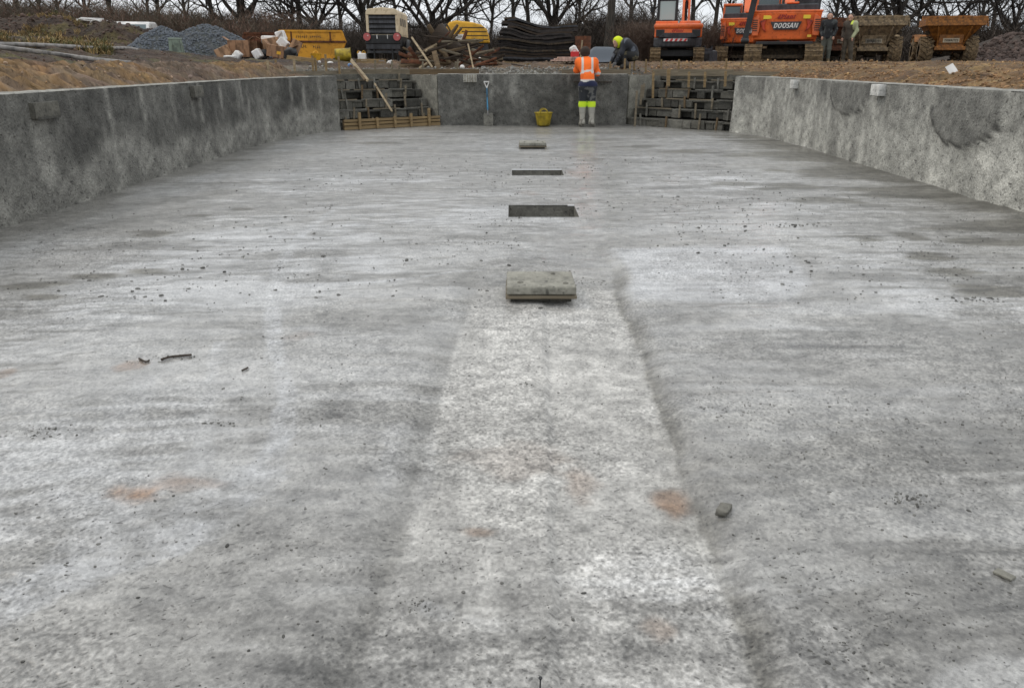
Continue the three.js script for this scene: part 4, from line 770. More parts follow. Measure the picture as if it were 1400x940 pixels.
{ // yellow compressor seen from the side
  const s = spot(637, 38, 0), t = thing('site_compressor', 'yellow ribbed compressor with a dark grey nose behind the timber pile', 'compressor', s, 0.12);
  const prof = [[-0.88, 0.85], [-0.95, 1.15], [-0.92, 1.5], [-0.75, 1.72], [-0.45, 1.79], [0.3, 1.72], [0.7, 1.62], [0.95, 1.42], [1.03, 1.15], [1.08, 0.85]];
  const shell = part('canopy', ext(prof, 1.3, 0.07, 'z', 0, 0, 0), M.yellow, t);
  for (const [y, a, b] of [[1.5, -0.3, 0.82], [1.33, -0.2, 0.92], [1.16, -0.15, 0.98], [1.0, -0.1, 1.0]]) part('rib_groove', box(b - a, 0.035, 0.03, (a + b) / 2, y, 0.652), M.black, shell);
  part('canopy_swoosh', tube([[-0.2, 0.88, 0.64], [-0.22, 1.15, 0.65], [-0.4, 1.42, 0.65], [-0.72, 1.58, 0.63]], 0.018, 24, 6), M.skipYellow, shell);
  const lab = part('maker_label', ext([[-0.8, 1.0], [-0.78, 1.2], [-0.1, 1.22], [-0.08, 1.05], [-0.2, 0.96], [-0.7, 0.94]], 0.02, 0, 'z', 0, 0, 0.662), M.white, shell);
  part('label_print', [box(0.1, 0.08, 0.006, -0.66, 1.1, 0.676), box(0.3, 0.03, 0.006, -0.34, 1.13, 0.676), box(0.22, 0.02, 0.006, -0.36, 1.07, 0.676)], M.charcoal, lab);
  part('nose', ext([[-1.25, 0.6], [-1.32, 1.1], [-1.18, 1.55], [-0.95, 1.66], [-0.8, 1.6], [-0.9, 0.6]], 1.2, 0.06, 'z', 0.02, 0, 0), M.charcoal, t);
  part('base', [box(1.9, 0.55, 1.1, 0.05, 0.58, 0, 0.05)], M.charcoal, t);
  for (const z of [-0.62, 0.62]) { const w = part('wheel', cyl(0.31, 0.31, 0.18, 'z', 0.1, 0.32, z, 24), M.rubber, t); part('rim', cyl(0.17, 0.17, 0.2, 'z', 0.1, 0.32, z, 18), M.steel, w); }
  part('draw_bar', [bar([-1.2, 0.5, 0], [-2.3, 0.45, 0], 0.1), rod([-2.1, 0.45, 0], [-2.1, 0.02, 0], 0.04)], M.black, t);
  part('leg', rod([0.85, 0.4, 0.3], [0.85, 0.0, 0.3], 0.04), M.steel, t);
}
// ---------------------------------------------------------------- waste skips
function skipBin(label, pos, turn, paint, L, lettered) {
  const t = thing('waste_skip', label, 'skip', pos, turn), h = L / 3, W = 1.6;
  const out = [[-h * 1.16, 0], [h * 1.16, 0], [h * 1.5, 0.78], [h * 1.36, 1.24], [-h * 1.3, 1.24], [-h * 1.5, 0.78]];
  const side = z => ext(out, 0.06, 0.008, 'z', 0, 0.04, z);
  const body = part('body', [side(W / 2), side(-W / 2), bar([-h * 1.16, 0.06, 0], [h * 1.16, 0.06, 0], W, 0.05), bar([-h * 1.16, 0.05, 0], [-h * 1.5, 0.82, 0], W, 0.05), bar([h * 1.16, 0.05, 0], [h * 1.5, 0.82, 0], W, 0.05), bar([-h * 1.5, 0.82, 0], [-h * 1.3, 1.26, 0], W, 0.05), bar([h * 1.5, 0.82, 0], [h * 1.36, 1.26, 0], W, 0.05)], paint, t);
  for (const z of [W / 2 + 0.03, -W / 2 - 0.03]) {
    part('top_rim', bar([-h * 1.3, 1.27, z], [h * 1.36, 1.27, z], 0.09, 0.08), paint, body); part('mid_rail', bar([-h * 1.5, 0.82, z], [h * 1.5, 0.82, z], 0.09, 0.08), M.rust, body);
    part('end_rail', [bar([-h * 1.5, 0.82, z], [-h * 1.3, 1.27, z], 0.07, 0.07), bar([h * 1.5, 0.82, z], [h * 1.36, 1.27, z], 0.07, 0.07)], paint, body);
    for (const x of [-0.8, 0.85]) part('lifting_lug', [cyl(0.05, 0.05, 0.14, 'z', x * h, 0.9, z + Math.sign(z) * 0.04, 12), box(0.06, 0.36, 0.05, x * h, 1.06, z)], M.rust, body);
  }
  if (lettered) {                                          // worn hire-firm lettering, illegible in the photograph
    const r = rng(55), marks = []; for (const [x0, n, y, hh] of [[-0.6, 6, 1.02, 0.11], [0.0, 6, 1.03, 0.1], [-0.5, 4, 0.62, 0.13], [0.1, 4, 0.6, 0.12]]) for (let i = 0; i < n; i++) { const x = x0 + i * 0.085; marks.push(box(0.02, hh * (0.7 + 0.4 * r()), 0.008, x, y + 0.01 * r(), W / 2 + 0.068 - 0.03), box(0.05, 0.02, 0.008, x + 0.02, y + (r() - 0.5) * hh * 0.8, W / 2 + 0.038)); }
    part('worn_lettering', marks, M.charcoal, body);
  }
  return t;
}
{ const s = spot(428, 38, 0.0); skipBin('dented yellow waste skip with worn dark lettering', s, 0.2, M.skipYellow, 3.1, true); }
{ const s = spot(372, 41, -0.0); skipBin('rusty brown waste skip behind the cardboard boxes', s, 0.1, M.rust, 2.4, false); }

{ // white van beyond the mound
  const p = P(192, 86, 42), t = thing('parked_van', 'white van parked behind the grassy mound', 'van', [p.x, gy(p.x, p.z) - 0.02, p.z], -1.35);
  const b = part('body', ext([[-1.05, 0.35], [-1.05, 1.1], [-0.98, 1.7], [-0.7, 1.78], [0.55, 1.74], [0.8, 1.66], [1.3, 1.05], [1.75, 0.95], [1.8, 0.4]].map(([a, y]) => [a * 1.15, y * 1.06]), 1.75, 0.09, 'z', 0, 0, 0), M.white, t);
  part('side_window', [ext([[-0.25, 1.2], [0.85, 1.2], [0.6, 1.62], [-0.2, 1.62]].map(([a, y]) => [a * 1.15, y * 1.06]), 0.03, 0, 'z', 0, 0, 0.875)], M.glass, b); part('rear_window', ext([[-0.95, 1.2], [-0.4, 1.2], [-0.4, 1.6], [-0.88, 1.6]].map(([a, y]) => [a * 1.15, y * 1.06]), 0.03, 0, 'z', 0, 0, 0.875), M.glass, b);
  part('windscreen', bar([0.98, 1.7, 0], [1.48, 1.18, 0], 1.45, 0.03), M.glass, b);
  for (const x of [-0.75, 1.3]) for (const z of [-0.8, 0.8]) { const w = part('wheel', cyl(0.32, 0.32, 0.22, 'z', x * 1.15, 0.32, z, 22), M.rubber, t); part('rim', cyl(0.18, 0.18, 0.23, 'z', x * 1.15, 0.32, z, 16), M.steel, w); }
}
{ // white tubular rack beyond the mound
  const p = P(131, 86, 34), t = thing('ladder_rack', 'white tubular rack standing up behind the mound', 'rack', [p.x, gy(p.x, p.z) - 0.05, p.z], 0.06);
  for (const z of [0, -1.2]) part('hoop', tube([[-0.5, 0, z], [-0.48, 1.55, z], [-0.4, 1.66, z], [0.4, 1.6, z], [0.48, 1.5, z], [0.56, 0, z]], 0.03, 50, 8), M.white, t);
  part('cross_rail', [rod([-0.48, 1.66, 0], [-0.48, 1.66, -1.2], 0.025), rod([0.46, 1.58, 0], [0.46, 1.58, -1.2], 0.025), bar([-0.52, 1.74, -0.5], [0.4, 1.7, -0.5], 0.06, 0.05)], M.white, t);
}
{ const p = P(2, 86, 33), s = [p.x - 0.12, gy(p.x, p.z) - 0.05, p.z], t = thing('plastic_cabinet', 'pale green plastic cabinet at the end of the grassy mound', 'cabinet', s, 0.2);
  const hh = P(2, 15, 33).y - s[1]; part('body', ext([[-0.4, 0], [-0.4, hh - 0.1], [-0.3, hh], [0.24, hh], [0.3, hh - 0.08], [0.42, 0]], 0.5, 0.03, 'z'), mat(0.5, 0.56, 0.46, 0.7, { map: TEX.grime }), t); part('door_panel', box(0.5, hh * 0.7, 0.02, -0.04, hh * 0.5, 0.255, 0.005), mat(0.46, 0.53, 0.42, 0.7), t); }
const ORD = ['first', 'second', 'third', 'fourth', 'fifth', 'sixth', 'seventh', 'eighth', 'ninth', 'tenth', 'eleventh', 'twelfth', 'thirteenth', 'fourteenth', 'fifteenth', 'sixteenth', 'seventeenth', 'eighteenth', 'nineteenth', 'twentieth', 'twenty-first', 'twenty-second', 'twenty-third', 'twenty-fourth'];

// ================================================================== people
// distance to a capsule that tapers from ra to rb
function capsule(p, a, b, ra, rb) {
  const bx = b[0] - a[0], by = b[1] - a[1], bz = b[2] - a[2], px = p[0] - a[0], py = p[1] - a[1], pz = p[2] - a[2];
  const h = clamp((px * bx + py * by + pz * bz) / (bx * bx + by * by + bz * bz || 1e-9));
  return Math.hypot(px - bx * h, py - by * h, pz - bz * h) - (ra + (rb - ra) * h);
}
function skinMesh(caps, lo, size, res, k, cut, paint, offset = [0, 0, 0]) {          // caps: [a, b, ra, rb]; paint(x,y,z) -> colour
  const mc = new MarchingCubes(res, new THREE.MeshBasicMaterial(), false, false, 120000); mc.isolation = 0;
  const f = mc.field;
  for (let z = 0; z < res; z++) for (let y = 0; y < res; y++) for (let x = 0; x < res; x++) {
    const p = [lo[0] + size * x / res, lo[1] + size * y / res, lo[2] + size * z / res]; let d = 9;
    for (const c of caps) { const q = capsule(p, c[0], c[1], c[2], c[3]); if (q > d + k) continue; const h = clamp(0.5 + 0.5 * (d - q) / k); d = d + (q - d) * h - k * h * (1 - h); }
    if (cut) d = Math.max(d, cut(p[0], p[1], p[2]));
    f[z * res * res + y * res + x] = -d;
  }
  mc.update();
  const n = mc.count ?? mc.geometry.drawRange.count, pos = new Float32Array(n * 3), nor = new Float32Array(n * 3), col = new Float32Array(n * 3);
  for (let i = 0; i < n; i++) {
    const q = [0, 1, 2].map(a => lo[a] + (mc.positionArray[i * 3 + a] + 1) * 0.5 * size);
    pos.set(q.map((v, a) => v + offset[a]), i * 3); nor.set([mc.normalArray[i * 3], mc.normalArray[i * 3 + 1], mc.normalArray[i * 3 + 2]], i * 3); col.set(paint(...q), i * 3);
  }
  let g = new THREE.BufferGeometry(); g.setAttribute('position', new THREE.BufferAttribute(pos, 3)); g.setAttribute('color', new THREE.BufferAttribute(col, 3));
  const flat = mergeVertices(g, 1e-5); flat.computeVertexNormals();
  const a = flat.attributes.normal, w = flat.attributes.position; let s = 0; const c = [lo[0] + size / 2, lo[1] + size / 2, lo[2] + size / 2];
  return flat;
}
const cloth = new THREE.MeshPhysicalMaterial({ roughness: 0.9, vertexColors: true, side: THREE.DoubleSide });
function limbFingers(wrist, dir, side, r = 0.009) {        // palm and five curled fingers
  const d = V(...dir).normalize(), up = V(0, 1, 0), s = V().crossVectors(d, up).normalize().multiplyScalar(side), dn = V().crossVectors(s, d).normalize(); if (dn.y > 0) dn.negate();
  const at = (a, b, c) => { const q = V(...wrist).addScaledVector(d, a).addScaledVector(s, b).addScaledVector(dn, c); return [q.x, q.y, q.z]; };
  const out = [[at(0, 0, 0), at(0.07, 0, 0.005), 0.026, 0.034], [at(0.04, -0.02, 0), at(0.08, -0.025, 0.004), 0.022, 0.02]];
  [[-0.03, 0.062], [-0.01, 0.075], [0.011, 0.07], [0.031, 0.055]].forEach(([b, l]) => { out.push([at(0.085, b, 0.004), at(0.085 + l * 0.5, b * 1.1, 0.012), r + 0.001, r], [at(0.085 + l * 0.5, b * 1.1, 0.012), at(0.085 + l * 0.8, b * 1.1, 0.04), r, r - 0.002]); });
  out.push([at(0.025, -0.032, 0.004), at(0.06, -0.062, 0.015), 0.013, 0.011], [at(0.06, -0.062, 0.015), at(0.095, -0.055, 0.03), 0.011, 0.009]);
  return out;
}
function person(label, pos, turn, J, look) {
  const t = thing('person', label, 'person', pos, turn), skin = [0.5, 0.3, 0.22];
  const mid = (a, b, q = 0.5) => a.map((v, i) => lerp(v, b[i], q)), S = J.scale ?? 1;
  const legs = [['hipL', 'kneeL', 'ankleL', 'toeL'], ['hipR', 'kneeR', 'ankleR', 'toeR']];
  const arms = [['shL', 'elL', 'wrL'], ['shR', 'elR', 'wrR']];
  const legCaps = g => legs.flatMap(([h, k, a]) => [[J[h], J[k], 0.098 + g, 0.066 + g], [J[k], J[a], 0.066 + g, 0.045 + g]]);
  const footCaps = g => legs.flatMap(([h, k, a, to]) => [[J[a], J[to], 0.042 + g, 0.034 + g], [mid(J[a], J[to], -0.25), J[a], 0.04 + g, 0.04 + g]]);
  const torsoCaps = g => [[J.hipL, J.hipR, 0.1 + g, 0.1 + g], [J.pelvis, J.waist, 0.125 + g, 0.12 + g], [J.waist, J.chest, 0.125 + g, 0.14 + g], [J.shL, J.shR, 0.07 + g, 0.07 + g], [mid(J.chest, J.shL, 0.5), mid(J.chest, J.shR, 0.5), 0.11 + g, 0.11 + g]];
  const armCaps = g => arms.flatMap(([s, e, w]) => [[J[s], J[e], 0.056 + g, 0.043 + g], [J[e], J[w], 0.043 + g, 0.03 + g]]);
  const headCaps = [[J.neck, J.head, 0.058, 0.06], [J.head, J.head.map((v, i) => v + J.face[i] * 0.02 + (i === 1 ? 0.02 : 0)), 0.092, 0.098], [J.head.map((v, i) => v + (i === 1 ? -0.05 : J.face[i] * 0.045)), J.head.map((v, i) => v + (i === 1 ? -0.075 : J.face[i] * 0.06)), 0.058, 0.045],
    [J.head.map((v, i) => v + (i === 1 ? 0.0 : J.face[i] * 0.1)), J.head.map((v, i) => v + (i === 1 ? -0.025 : J.face[i] * 0.116)), 0.01, 0.016]];
  const side = [J.face[2], 0, -J.face[0]];
  for (const s of [-1, 1]) headCaps.push([J.head.map((v, i) => v + side[i] * s * 0.09 + (i === 1 ? -0.02 : 0)), J.head.map((v, i) => v + side[i] * s * 0.1 + (i === 1 ? 0.015 : 0)), 0.016, 0.018]);
  const hands = [...limbFingers(J.wrL, J.handL, 1), ...limbFingers(J.wrR, J.handR, -1)];
  const all = [...legCaps(-0.006), ...footCaps(-0.004), ...torsoCaps(-0.008), ...armCaps(-0.006)];
  const pts = Object.values(J).filter(a => Array.isArray(a) && a !== J.face && a !== J.handL && a !== J.handR), lo = [0, 1, 2].map(i => Math.min(...pts.map(p => p[i])) - 0.24), hi = [0, 1, 2].map(i => Math.max(...pts.map(p => p[i])) + 0.24), size = Math.max(...hi.map((v, i) => v - lo[i]));
  const eyes = (x, y, z) => { const d = [x - J.head[0], y - J.head[1], z - J.head[2]], f = d[0] * J.face[0] + d[2] * J.face[2], s = d[0] * side[0] + d[2] * side[2]; return f > 0.07 && Math.abs(Math.abs(s) - 0.033) < 0.012 && Math.abs(d[1] - 0.005) < 0.009; };
  const gb = skinMesh(all, lo, size, look.res ?? 96, 0.045, null, () => look.under), hs = 0.4, hl = J.head.map(v => v - hs / 2);
  const gh = skinMesh(headCaps, hl, hs, 72, 0.03, null, (x, y, z) => eyes(x, y, z) ? [0.03, 0.02, 0.02] : skin);
  const gl = [['wrL', 'handL', 1], ['wrR', 'handR', -1]].map(([w, h, s]) => { const c = J[w].map((v, i) => v + V(...J[h]).normalize().toArray()[i] * 0.08); return skinMesh(limbFingers(J[w], J[h], s), c.map(v => v - 0.13), 0.26, 72, 0.008, null, () => look.glove ?? skin); });
  const body = new THREE.Mesh(mergeGeometries([gb, gh, ...gl].map(g => g.toNonIndexed())), cloth); body.name = 'body'; place(body, t);
  const wear = (name, caps, res, cut, paint, k = 0.05) => { const o = new THREE.Mesh(skinMesh(caps, lo, size, res, k, cut, paint), cloth); o.name = name; place(o, t); return o; };
  const n3 = (x, y, z, f, s) => fbm(x * f + z * f * 0.7, y * f, 3, s);
  const R = look.res ?? 96;
  wear('trousers', [...legCaps(0.016), [J.hipL, J.hipR, 0.122, 0.122], [J.pelvis, J.waist, 0.138, 0.13]], R, look.trouserCut, look.trouser, 0.05);
  wear('jacket', [...torsoCaps(0.022), ...armCaps(0.02), [J.chest, J.neck, 0.13, 0.07]], R, look.jacketCut, look.jacket, 0.06);
  wear('boots', [...footCaps(0.014), ...legs.map(([h, k, a]) => [J[a], mid(J[a], J[k], look.bootTop ?? 0.3), 0.062, 0.07])], R, (x, y, z) => -y + 0.002, look.boot, 0.03);
  if (look.hair) { const hc = [[J.head.map((v, i) => v + (i === 1 ? 0.03 : -J.face[i] * 0.015)), J.head.map((v, i) => v + (i === 1 ? 0.03 : -J.face[i] * 0.025)), 0.113, 0.115], [J.head.map((v, i) => v + (i === 1 ? -0.03 : -J.face[i] * 0.04)), J.head.map((v, i) => v + (i === 1 ? -0.05 : -J.face[i] * 0.05)), 0.1, 0.08]]; const o = new THREE.Mesh(skinMesh(hc, hl, hs, 56, 0.03, (x, y, z) => { const d = [x - J.head[0], y - J.head[1], z - J.head[2]]; return d[0] * J.face[0] + d[2] * J.face[2] - 0.05 - (d[1] - 0.01) * 1.7; }, () => look.hair), cloth); o.name = look.hat ?? 'hair'; place(o, t); }
  if (look.hood) { const hc = [[J.head.map((v, i) => v + (i === 1 ? 0.02 : -J.face[i] * 0.01)), J.head.map((v, i) => v + (i === 1 ? 0.0 : -J.face[i] * 0.03)), 0.125, 0.12], [J.head, J.neck, 0.115, 0.12]]; const o = new THREE.Mesh(skinMesh(hc, hl.map(v => v - 0.1), hs + 0.2, 64, 0.04, (x, y, z) => { const d = [x - J.head[0], y - J.head[1], z - J.head[2]]; return d[0] * J.face[0] + d[1] * J.face[1] + d[2] * J.face[2] - 0.06; }, () => look.hood), cloth); o.name = 'hood'; place(o, t); }
  return t;
}
const nz3 = (x, y, z, f, s) => fbm(x * f + z * f * 0.7 + 9, y * f + z * 3, 3, s);
{ // leaning over the far wall, seen from behind
  const p = G(800, 171.5), wallGap = 0.46;
  const J = { ankleL: [-0.1, 0.09, 0.02], kneeL: [-0.105, 0.49, -0.02], hipL: [-0.095, 0.9, 0.03], toeL: [-0.13, 0.05, -0.14], ankleR: [0.11, 0.09, 0.05], kneeR: [0.105, 0.49, 0.0], hipR: [0.095, 0.9, 0.03], toeR: [0.17, 0.05, -0.1],
    pelvis: [0, 0.95, 0.03], waist: [-0.01, 1.1, -0.02], chest: [-0.025, 1.3, -0.11], shL: [-0.2, 1.42, -0.17], shR: [0.15, 1.42, -0.17], neck: [-0.045, 1.49, -0.2], head: [-0.06, 1.61, -0.26], face: [0, 0, -1],
    elL: [-0.24, 1.24, -0.3], wrL: [-0.1, 1.24, -0.48], handL: [0.4, -0.1, -1], elR: [0.24, 1.18, -0.24], wrR: [0.1, 1.24, -0.46], handR: [-0.4, -0.05, -1] };
  const hv = [0.95, 0.17, 0.02], tape = [0.55, 0.55, 0.52];
  person('person in orange hi-vis jacket leaning over the far pool wall', [p.x, 0.0, BACK + 0.02 + wallGap], 0, J, {
    res: 128, under: [0.02, 0.025, 0.06], hair: [0.03, 0.018, 0.012], glove: [0.3, 0.19, 0.14], bootTop: 0.72,
    jacketCut: (x, y, z) => 1.0 + 0.02 * Math.sin(x * 20) - y,
    jacket: (x, y, z) => (y < 1.045 || Math.abs(y - 1.2 - z * 0.35 - x * 0.12) < 0.024 || (Math.abs(Math.abs(x + 0.02) - 0.115) < 0.022 && y > 1.18 && Math.abs(x) < 0.19)) ? tape : nz3(x, y, z, 11, 401) > 0.62 ? hv.map(v => v * 0.82) : hv,
    trouser: (x, y, z) => y < 0.56 && y > 0.44 ? [0.62, 0.85, 0.03] : y < 0.44 ? [0.33, 0.32, 0.28] : y > 0.9 ? [0.012, 0.016, 0.05] : nz3(x, y, z, 16, 402) > 0.63 ? [0.13, 0.13, 0.125] : [0.028, 0.031, 0.036],
    trouserCut: (x, y, z) => 0.3 - y, boot: (x, y, z) => nz3(x, y, z, 18, 403) > 0.6 ? [0.16, 0.15, 0.13] : [0.36, 0.345, 0.3] });
}
{ // crouching on the bank in dark clothes
  const q = P(853, 90, 20.6), y0 = gy(q.x, q.z);
  const J = { ankleL: [0.02, 0.09, 0.2], kneeL: [-0.18, 0.36, 0.12], hipL: [0.2, 0.3, 0.12], toeL: [-0.12, 0.05, 0.22], ankleR: [0.06, 0.09, -0.14], kneeR: [-0.1, 0.16, -0.16], hipR: [0.22, 0.3, -0.08], toeR: [0.2, 0.05, -0.16],
    pelvis: [0.22, 0.34, 0.02], waist: [0.17, 0.44, 0.02], chest: [0.02, 0.56, 0.02], shL: [-0.06, 0.58, 0.19], shR: [-0.06, 0.58, -0.15], neck: [-0.12, 0.6, 0.02], head: [-0.2, 0.62, 0.04], face: [-0.8, -0.55, 0.22],
    elL: [-0.16, 0.36, 0.26], wrL: [-0.27, 0.17, 0.2], handL: [-0.5, -0.6, 0.1], elR: [-0.18, 0.36, -0.16], wrR: [-0.3, 0.17, -0.08], handR: [-0.5, -0.6, 0.1] };
  const blk = [0.018, 0.02, 0.026];
  person('person in dark clothes and yellow hood crouching on the bank', [q.x, y0 + 0.0, q.z], 0.15, J, { res: 96, under: blk, glove: [0.1, 0.1, 0.1], hood: [0.62, 0.72, 0.02], bootTop: 0.4, jacketCut: null, jacket: (x, y, z) => nz3(x, y, z, 10, 411) > 0.64 ? [0.09, 0.1, 0.12] : blk, trouser: (x, y, z) => nz3(x, y, z, 9, 412) > 0.6 ? [0.1, 0.085, 0.05] : [0.02, 0.02, 0.02], trouserCut: null, boot: () => [0.05, 0.045, 0.04] });
}
function standing(px, label, look, turn, lean) {
  const s = spot(px, 31.6, 0.05), L = lean;
  const J = { ankleL: [-0.12, 0.09, 0], kneeL: [-0.12, 0.5, 0.02], hipL: [-0.095, 0.92, 0], toeL: [-0.15, 0.05, 0.15], ankleR: [0.12 + L, 0.09, -0.06], kneeR: [0.11 + L * 0.5, 0.5, 0], hipR: [0.095, 0.92, 0], toeR: [0.16 + L, 0.05, 0.09], pelvis: [0, 0.97, 0], waist: [0, 1.1, 0], chest: [0, 1.32, 0.0], shL: [-0.19, 1.46, 0], shR: [0.19, 1.46, 0], neck: [0, 1.53, 0.01], head: [0, 1.665, 0.025], face: [0, 0, 1], elL: [-0.27, 1.2, -0.03], wrL: [-0.2, 0.98, 0.12], handL: [0.2, -1, 0.3], elR: [0.27, 1.2, -0.03], wrR: [0.22, 0.98, 0.1], handR: [-0.2, -1, 0.3] };
  person(label, s, turn, J, { res: 84, bootTop: 0.5, jacketCut: (x, y, z) => 0.86 - y, trouserCut: null, ...look });
}
standing(1127, 'person in black jacket and cap standing by the orange counterweight', { under: [0.02, 0.02, 0.02], hair: [0.012, 0.012, 0.014], hat: 'cap', jacket: (x, y, z) => nz3(x, y, z, 8, 421) > 0.6 ? [0.05, 0.055, 0.055] : [0.015, 0.016, 0.018], trouser: (x, y, z) => [0.085, 0.09, 0.075].map(v => v * (0.6 + 0.8 * nz3(x, y, z, 8, 422))), boot: () => [0.12, 0.09, 0.05] }, -0.35, 0);
standing(1156, 'person in muddy brown jacket with pale sleeve standing by the mud caked dumper', { under: [0.04, 0.03, 0.03], hair: [0.07, 0.05, 0.035], jacket: (x, y, z) => x > 0.16 ? [0.34, 0.36, 0.22] : (x > 0.08 && y > 1.42) ? [0.6, 0.72, 0.1] : [0.055, 0.045, 0.035].map(v => v * (0.6 + 0.8 * nz3(x, y, z, 9, 431))), trouser: (x, y, z) => [0.075, 0.062, 0.045].map(v => v * (0.5 + nz3(x, y, z, 10, 432))), boot: () => [0.13, 0.1, 0.06] }, -0.9, 0.06);

// ================================================================== things on the pool floor
function cover(px, pyFront, pyBack, w, label, group) {     // concrete lid resting on a board frame
  const a = G(px, pyFront), b = G(px, pyBack, 0.07), dz = Math.min(0.44, Math.abs(b.z - a.z)), y = floorHeight(a.x, a.z - dz / 2);
  const t = thing('sump_cover', label, 'sump cover', [a.x, y + 0.002, a.z - dz / 2], 0.0, group);
  const slab = jitter(new RoundedBoxGeometry(w, 0.055, dz, 6, 0.012), 0.006, 9, 7); const p = slab.attributes.position; 
  part('slab', slab.translate(0, 0.078, 0), M.concrete, t); part('board', box(w + 0.012, 0.018, dz + 0.01, 0.0, 0.038, 0.004, 0.004), M.greyWood, t); part('frame', [box(w - 0.05, 0.03, dz - 0.06, 0, 0.0145, -0.005)], M.block2, t);
  for (const [x, z, r] of [[-0.3, 0.25, 0.016], [0.2, -0.3, 0.012], [0.36, 0.3, 0.014]]) part('mortar_lump', jitter(new THREE.IcosahedronGeometry(r, 1), r * 0.3, 60, 9).scale(1.3, 0.6, 1).translate(x * w, 0.108, z * dz), M.block3, t);
}
cover(740, 411, 374, 0.435, 'concrete lid on boards at the near end of the drain channel');
cover(728.5, 203, 193.5, 0.47, 'small concrete lid standing between the far open sump and the yellow tub');

{ // shovel leaning on the far wall
  const p = G(668, 171), base = V(p.x, 0.0, BACK + 0.24), top = V(p.x - 0.04, 0.98, BACK + 0.03), t = thing('shovel', 'shovel with a blue shaft leaning on the far wall', 'shovel', [base.x, 0, base.z]);
  const L = (q) => V(lerp(0, top.x - base.x, q), lerp(0, top.y, q), lerp(0, top.z - base.z, q));
  const bl = ext([[-0.11, 0], [0.11, 0], [0.115, 0.24], [0.1, 0.29], [-0.1, 0.29], [-0.115, 0.24]], 0.012, 0.003, 'z'); bl.rotateX(-0.2); part('blade', bl.translate(0, 0.004, 0), M.block3, t);
  part('socket', rod(L(0.24), L(0.36), 0.026, 0.02), M.steel, t); part('shaft', rod(L(0.3), L(0.86), 0.019, 0.018, 14), M.blue, t);
  const c = L(0.86), d = L(1); part('handle', [rod(c, V(d.x - 0.055, d.y - 0.01, d.z), 0.013), rod(c, V(d.x + 0.055, d.y - 0.01, d.z), 0.013), rod(V(d.x - 0.065, d.y, d.z), V(d.x + 0.065, d.y, d.z), 0.017)], M.white, t);
}
function tub(label, pos, turn, s = 1, group, tilt = 0) {
  const t = thing('flexible_tub', label, 'tub', pos, turn, group); t.scale.setScalar(s); if (tilt) t.rotation.z = tilt;
  const g = new THREE.LatheGeometry([[0.001, 0.012], [0.135, 0.01], [0.15, 0.03], [0.2, 0.29], [0.218, 0.3], [0.218, 0.315], [0.2, 0.315], [0.19, 0.29], [0.14, 0.035], [0.001, 0.03]].map(p => new THREE.Vector2(...p)), 32); const b = part('bowl', g, M.tubYellow, t);
  for (const z of [-1, 1]) part('handle', tube([[-0.09, 0.3, z * 0.19], [-0.07, 0.36, z * 0.2], [0, 0.39, z * 0.2], [0.07, 0.36, z * 0.2], [0.09, 0.3, z * 0.19]], 0.012, 18, 8), M.tubYellow, t);
  return t;
}
{ const p = G(743, 172.5); tub('yellow flexible tub standing on the pool floor by the far wall', [p.x, 0.002, p.z], 0, 1.0); }

// grey blocks and stubs set into the walls
function wallStub(px, py, depth, w, h, dpt, m, name, label, category, face) {
  const p = P(px, py, depth), t = thing(name, label, category, [p.x, p.y - h / 2, p.z]); const g = box(dpt, h, w, 0, h / 2, 0, 0.006); if (face === 'back') { part('block', box(w, h, dpt, 0, h / 2, 0, 0.005), m, t); part('stripe', Array.from({ length: 5 }, (_, i) => box(0.012, h * 0.9, dpt + 0.012, -w / 2 + 0.04 + i * w / 5.2, h / 2, 0)), M.greyWood, t); } else { part('block', g, m, t); part('block_edge', box(dpt * 0.6, 0.02, w * 0.92, face * 0.02, 0.004, 0), M.block2, t); }
  return t;
}
{ // left and right wall: place along the wall line where the photograph shows them
  const onWall = (px, py, X) => { const u = (px - 700) / FPX, t = X / u, v = (py - 470) / FPX; return { d: t * (CP - v * SP) }; };
  wallStub(60, 150, onWall(60, 150, LX + 0.01).d, 0.42, 0.15, 0.07, M.block, 'inlet_block', 'dark concrete block in the dark wall, farther from the block steps', 'wall block', 1);
  wallStub(269, 125, onWall(269, 125, LX).d, 0.34, 0.16, 0.07, M.block, 'inlet_block', 'dark concrete block in the dark wall, nearer the block steps', 'wall block', 1);
  wallStub(1087, 115, onWall(1087, 115, 5.17).d, 0.17, 0.15, 0.12, M.paleConcrete, 'pipe_stub', 'pale stub in the pale wall beside the first render smear, nearer the steps', 'pipe stub', -1);
  wallStub(1203, 123, onWall(1203, 123, RX).d, 0.26, 0.15, 0.14, M.paleConcrete, 'pipe_stub', 'pale stub with lime runs below it, between the two render smears', 'pipe stub', -1);
  wallStub(642.5, 107, -BACK - 0.03, 0.31, 0.17, 0.1, mat(0.6, 0.59, 0.54, 0.85, { map: TEX.wall }), 'slotted_block', 'grey slotted block set in the top of the far wall', 'wall block', 'back');
}

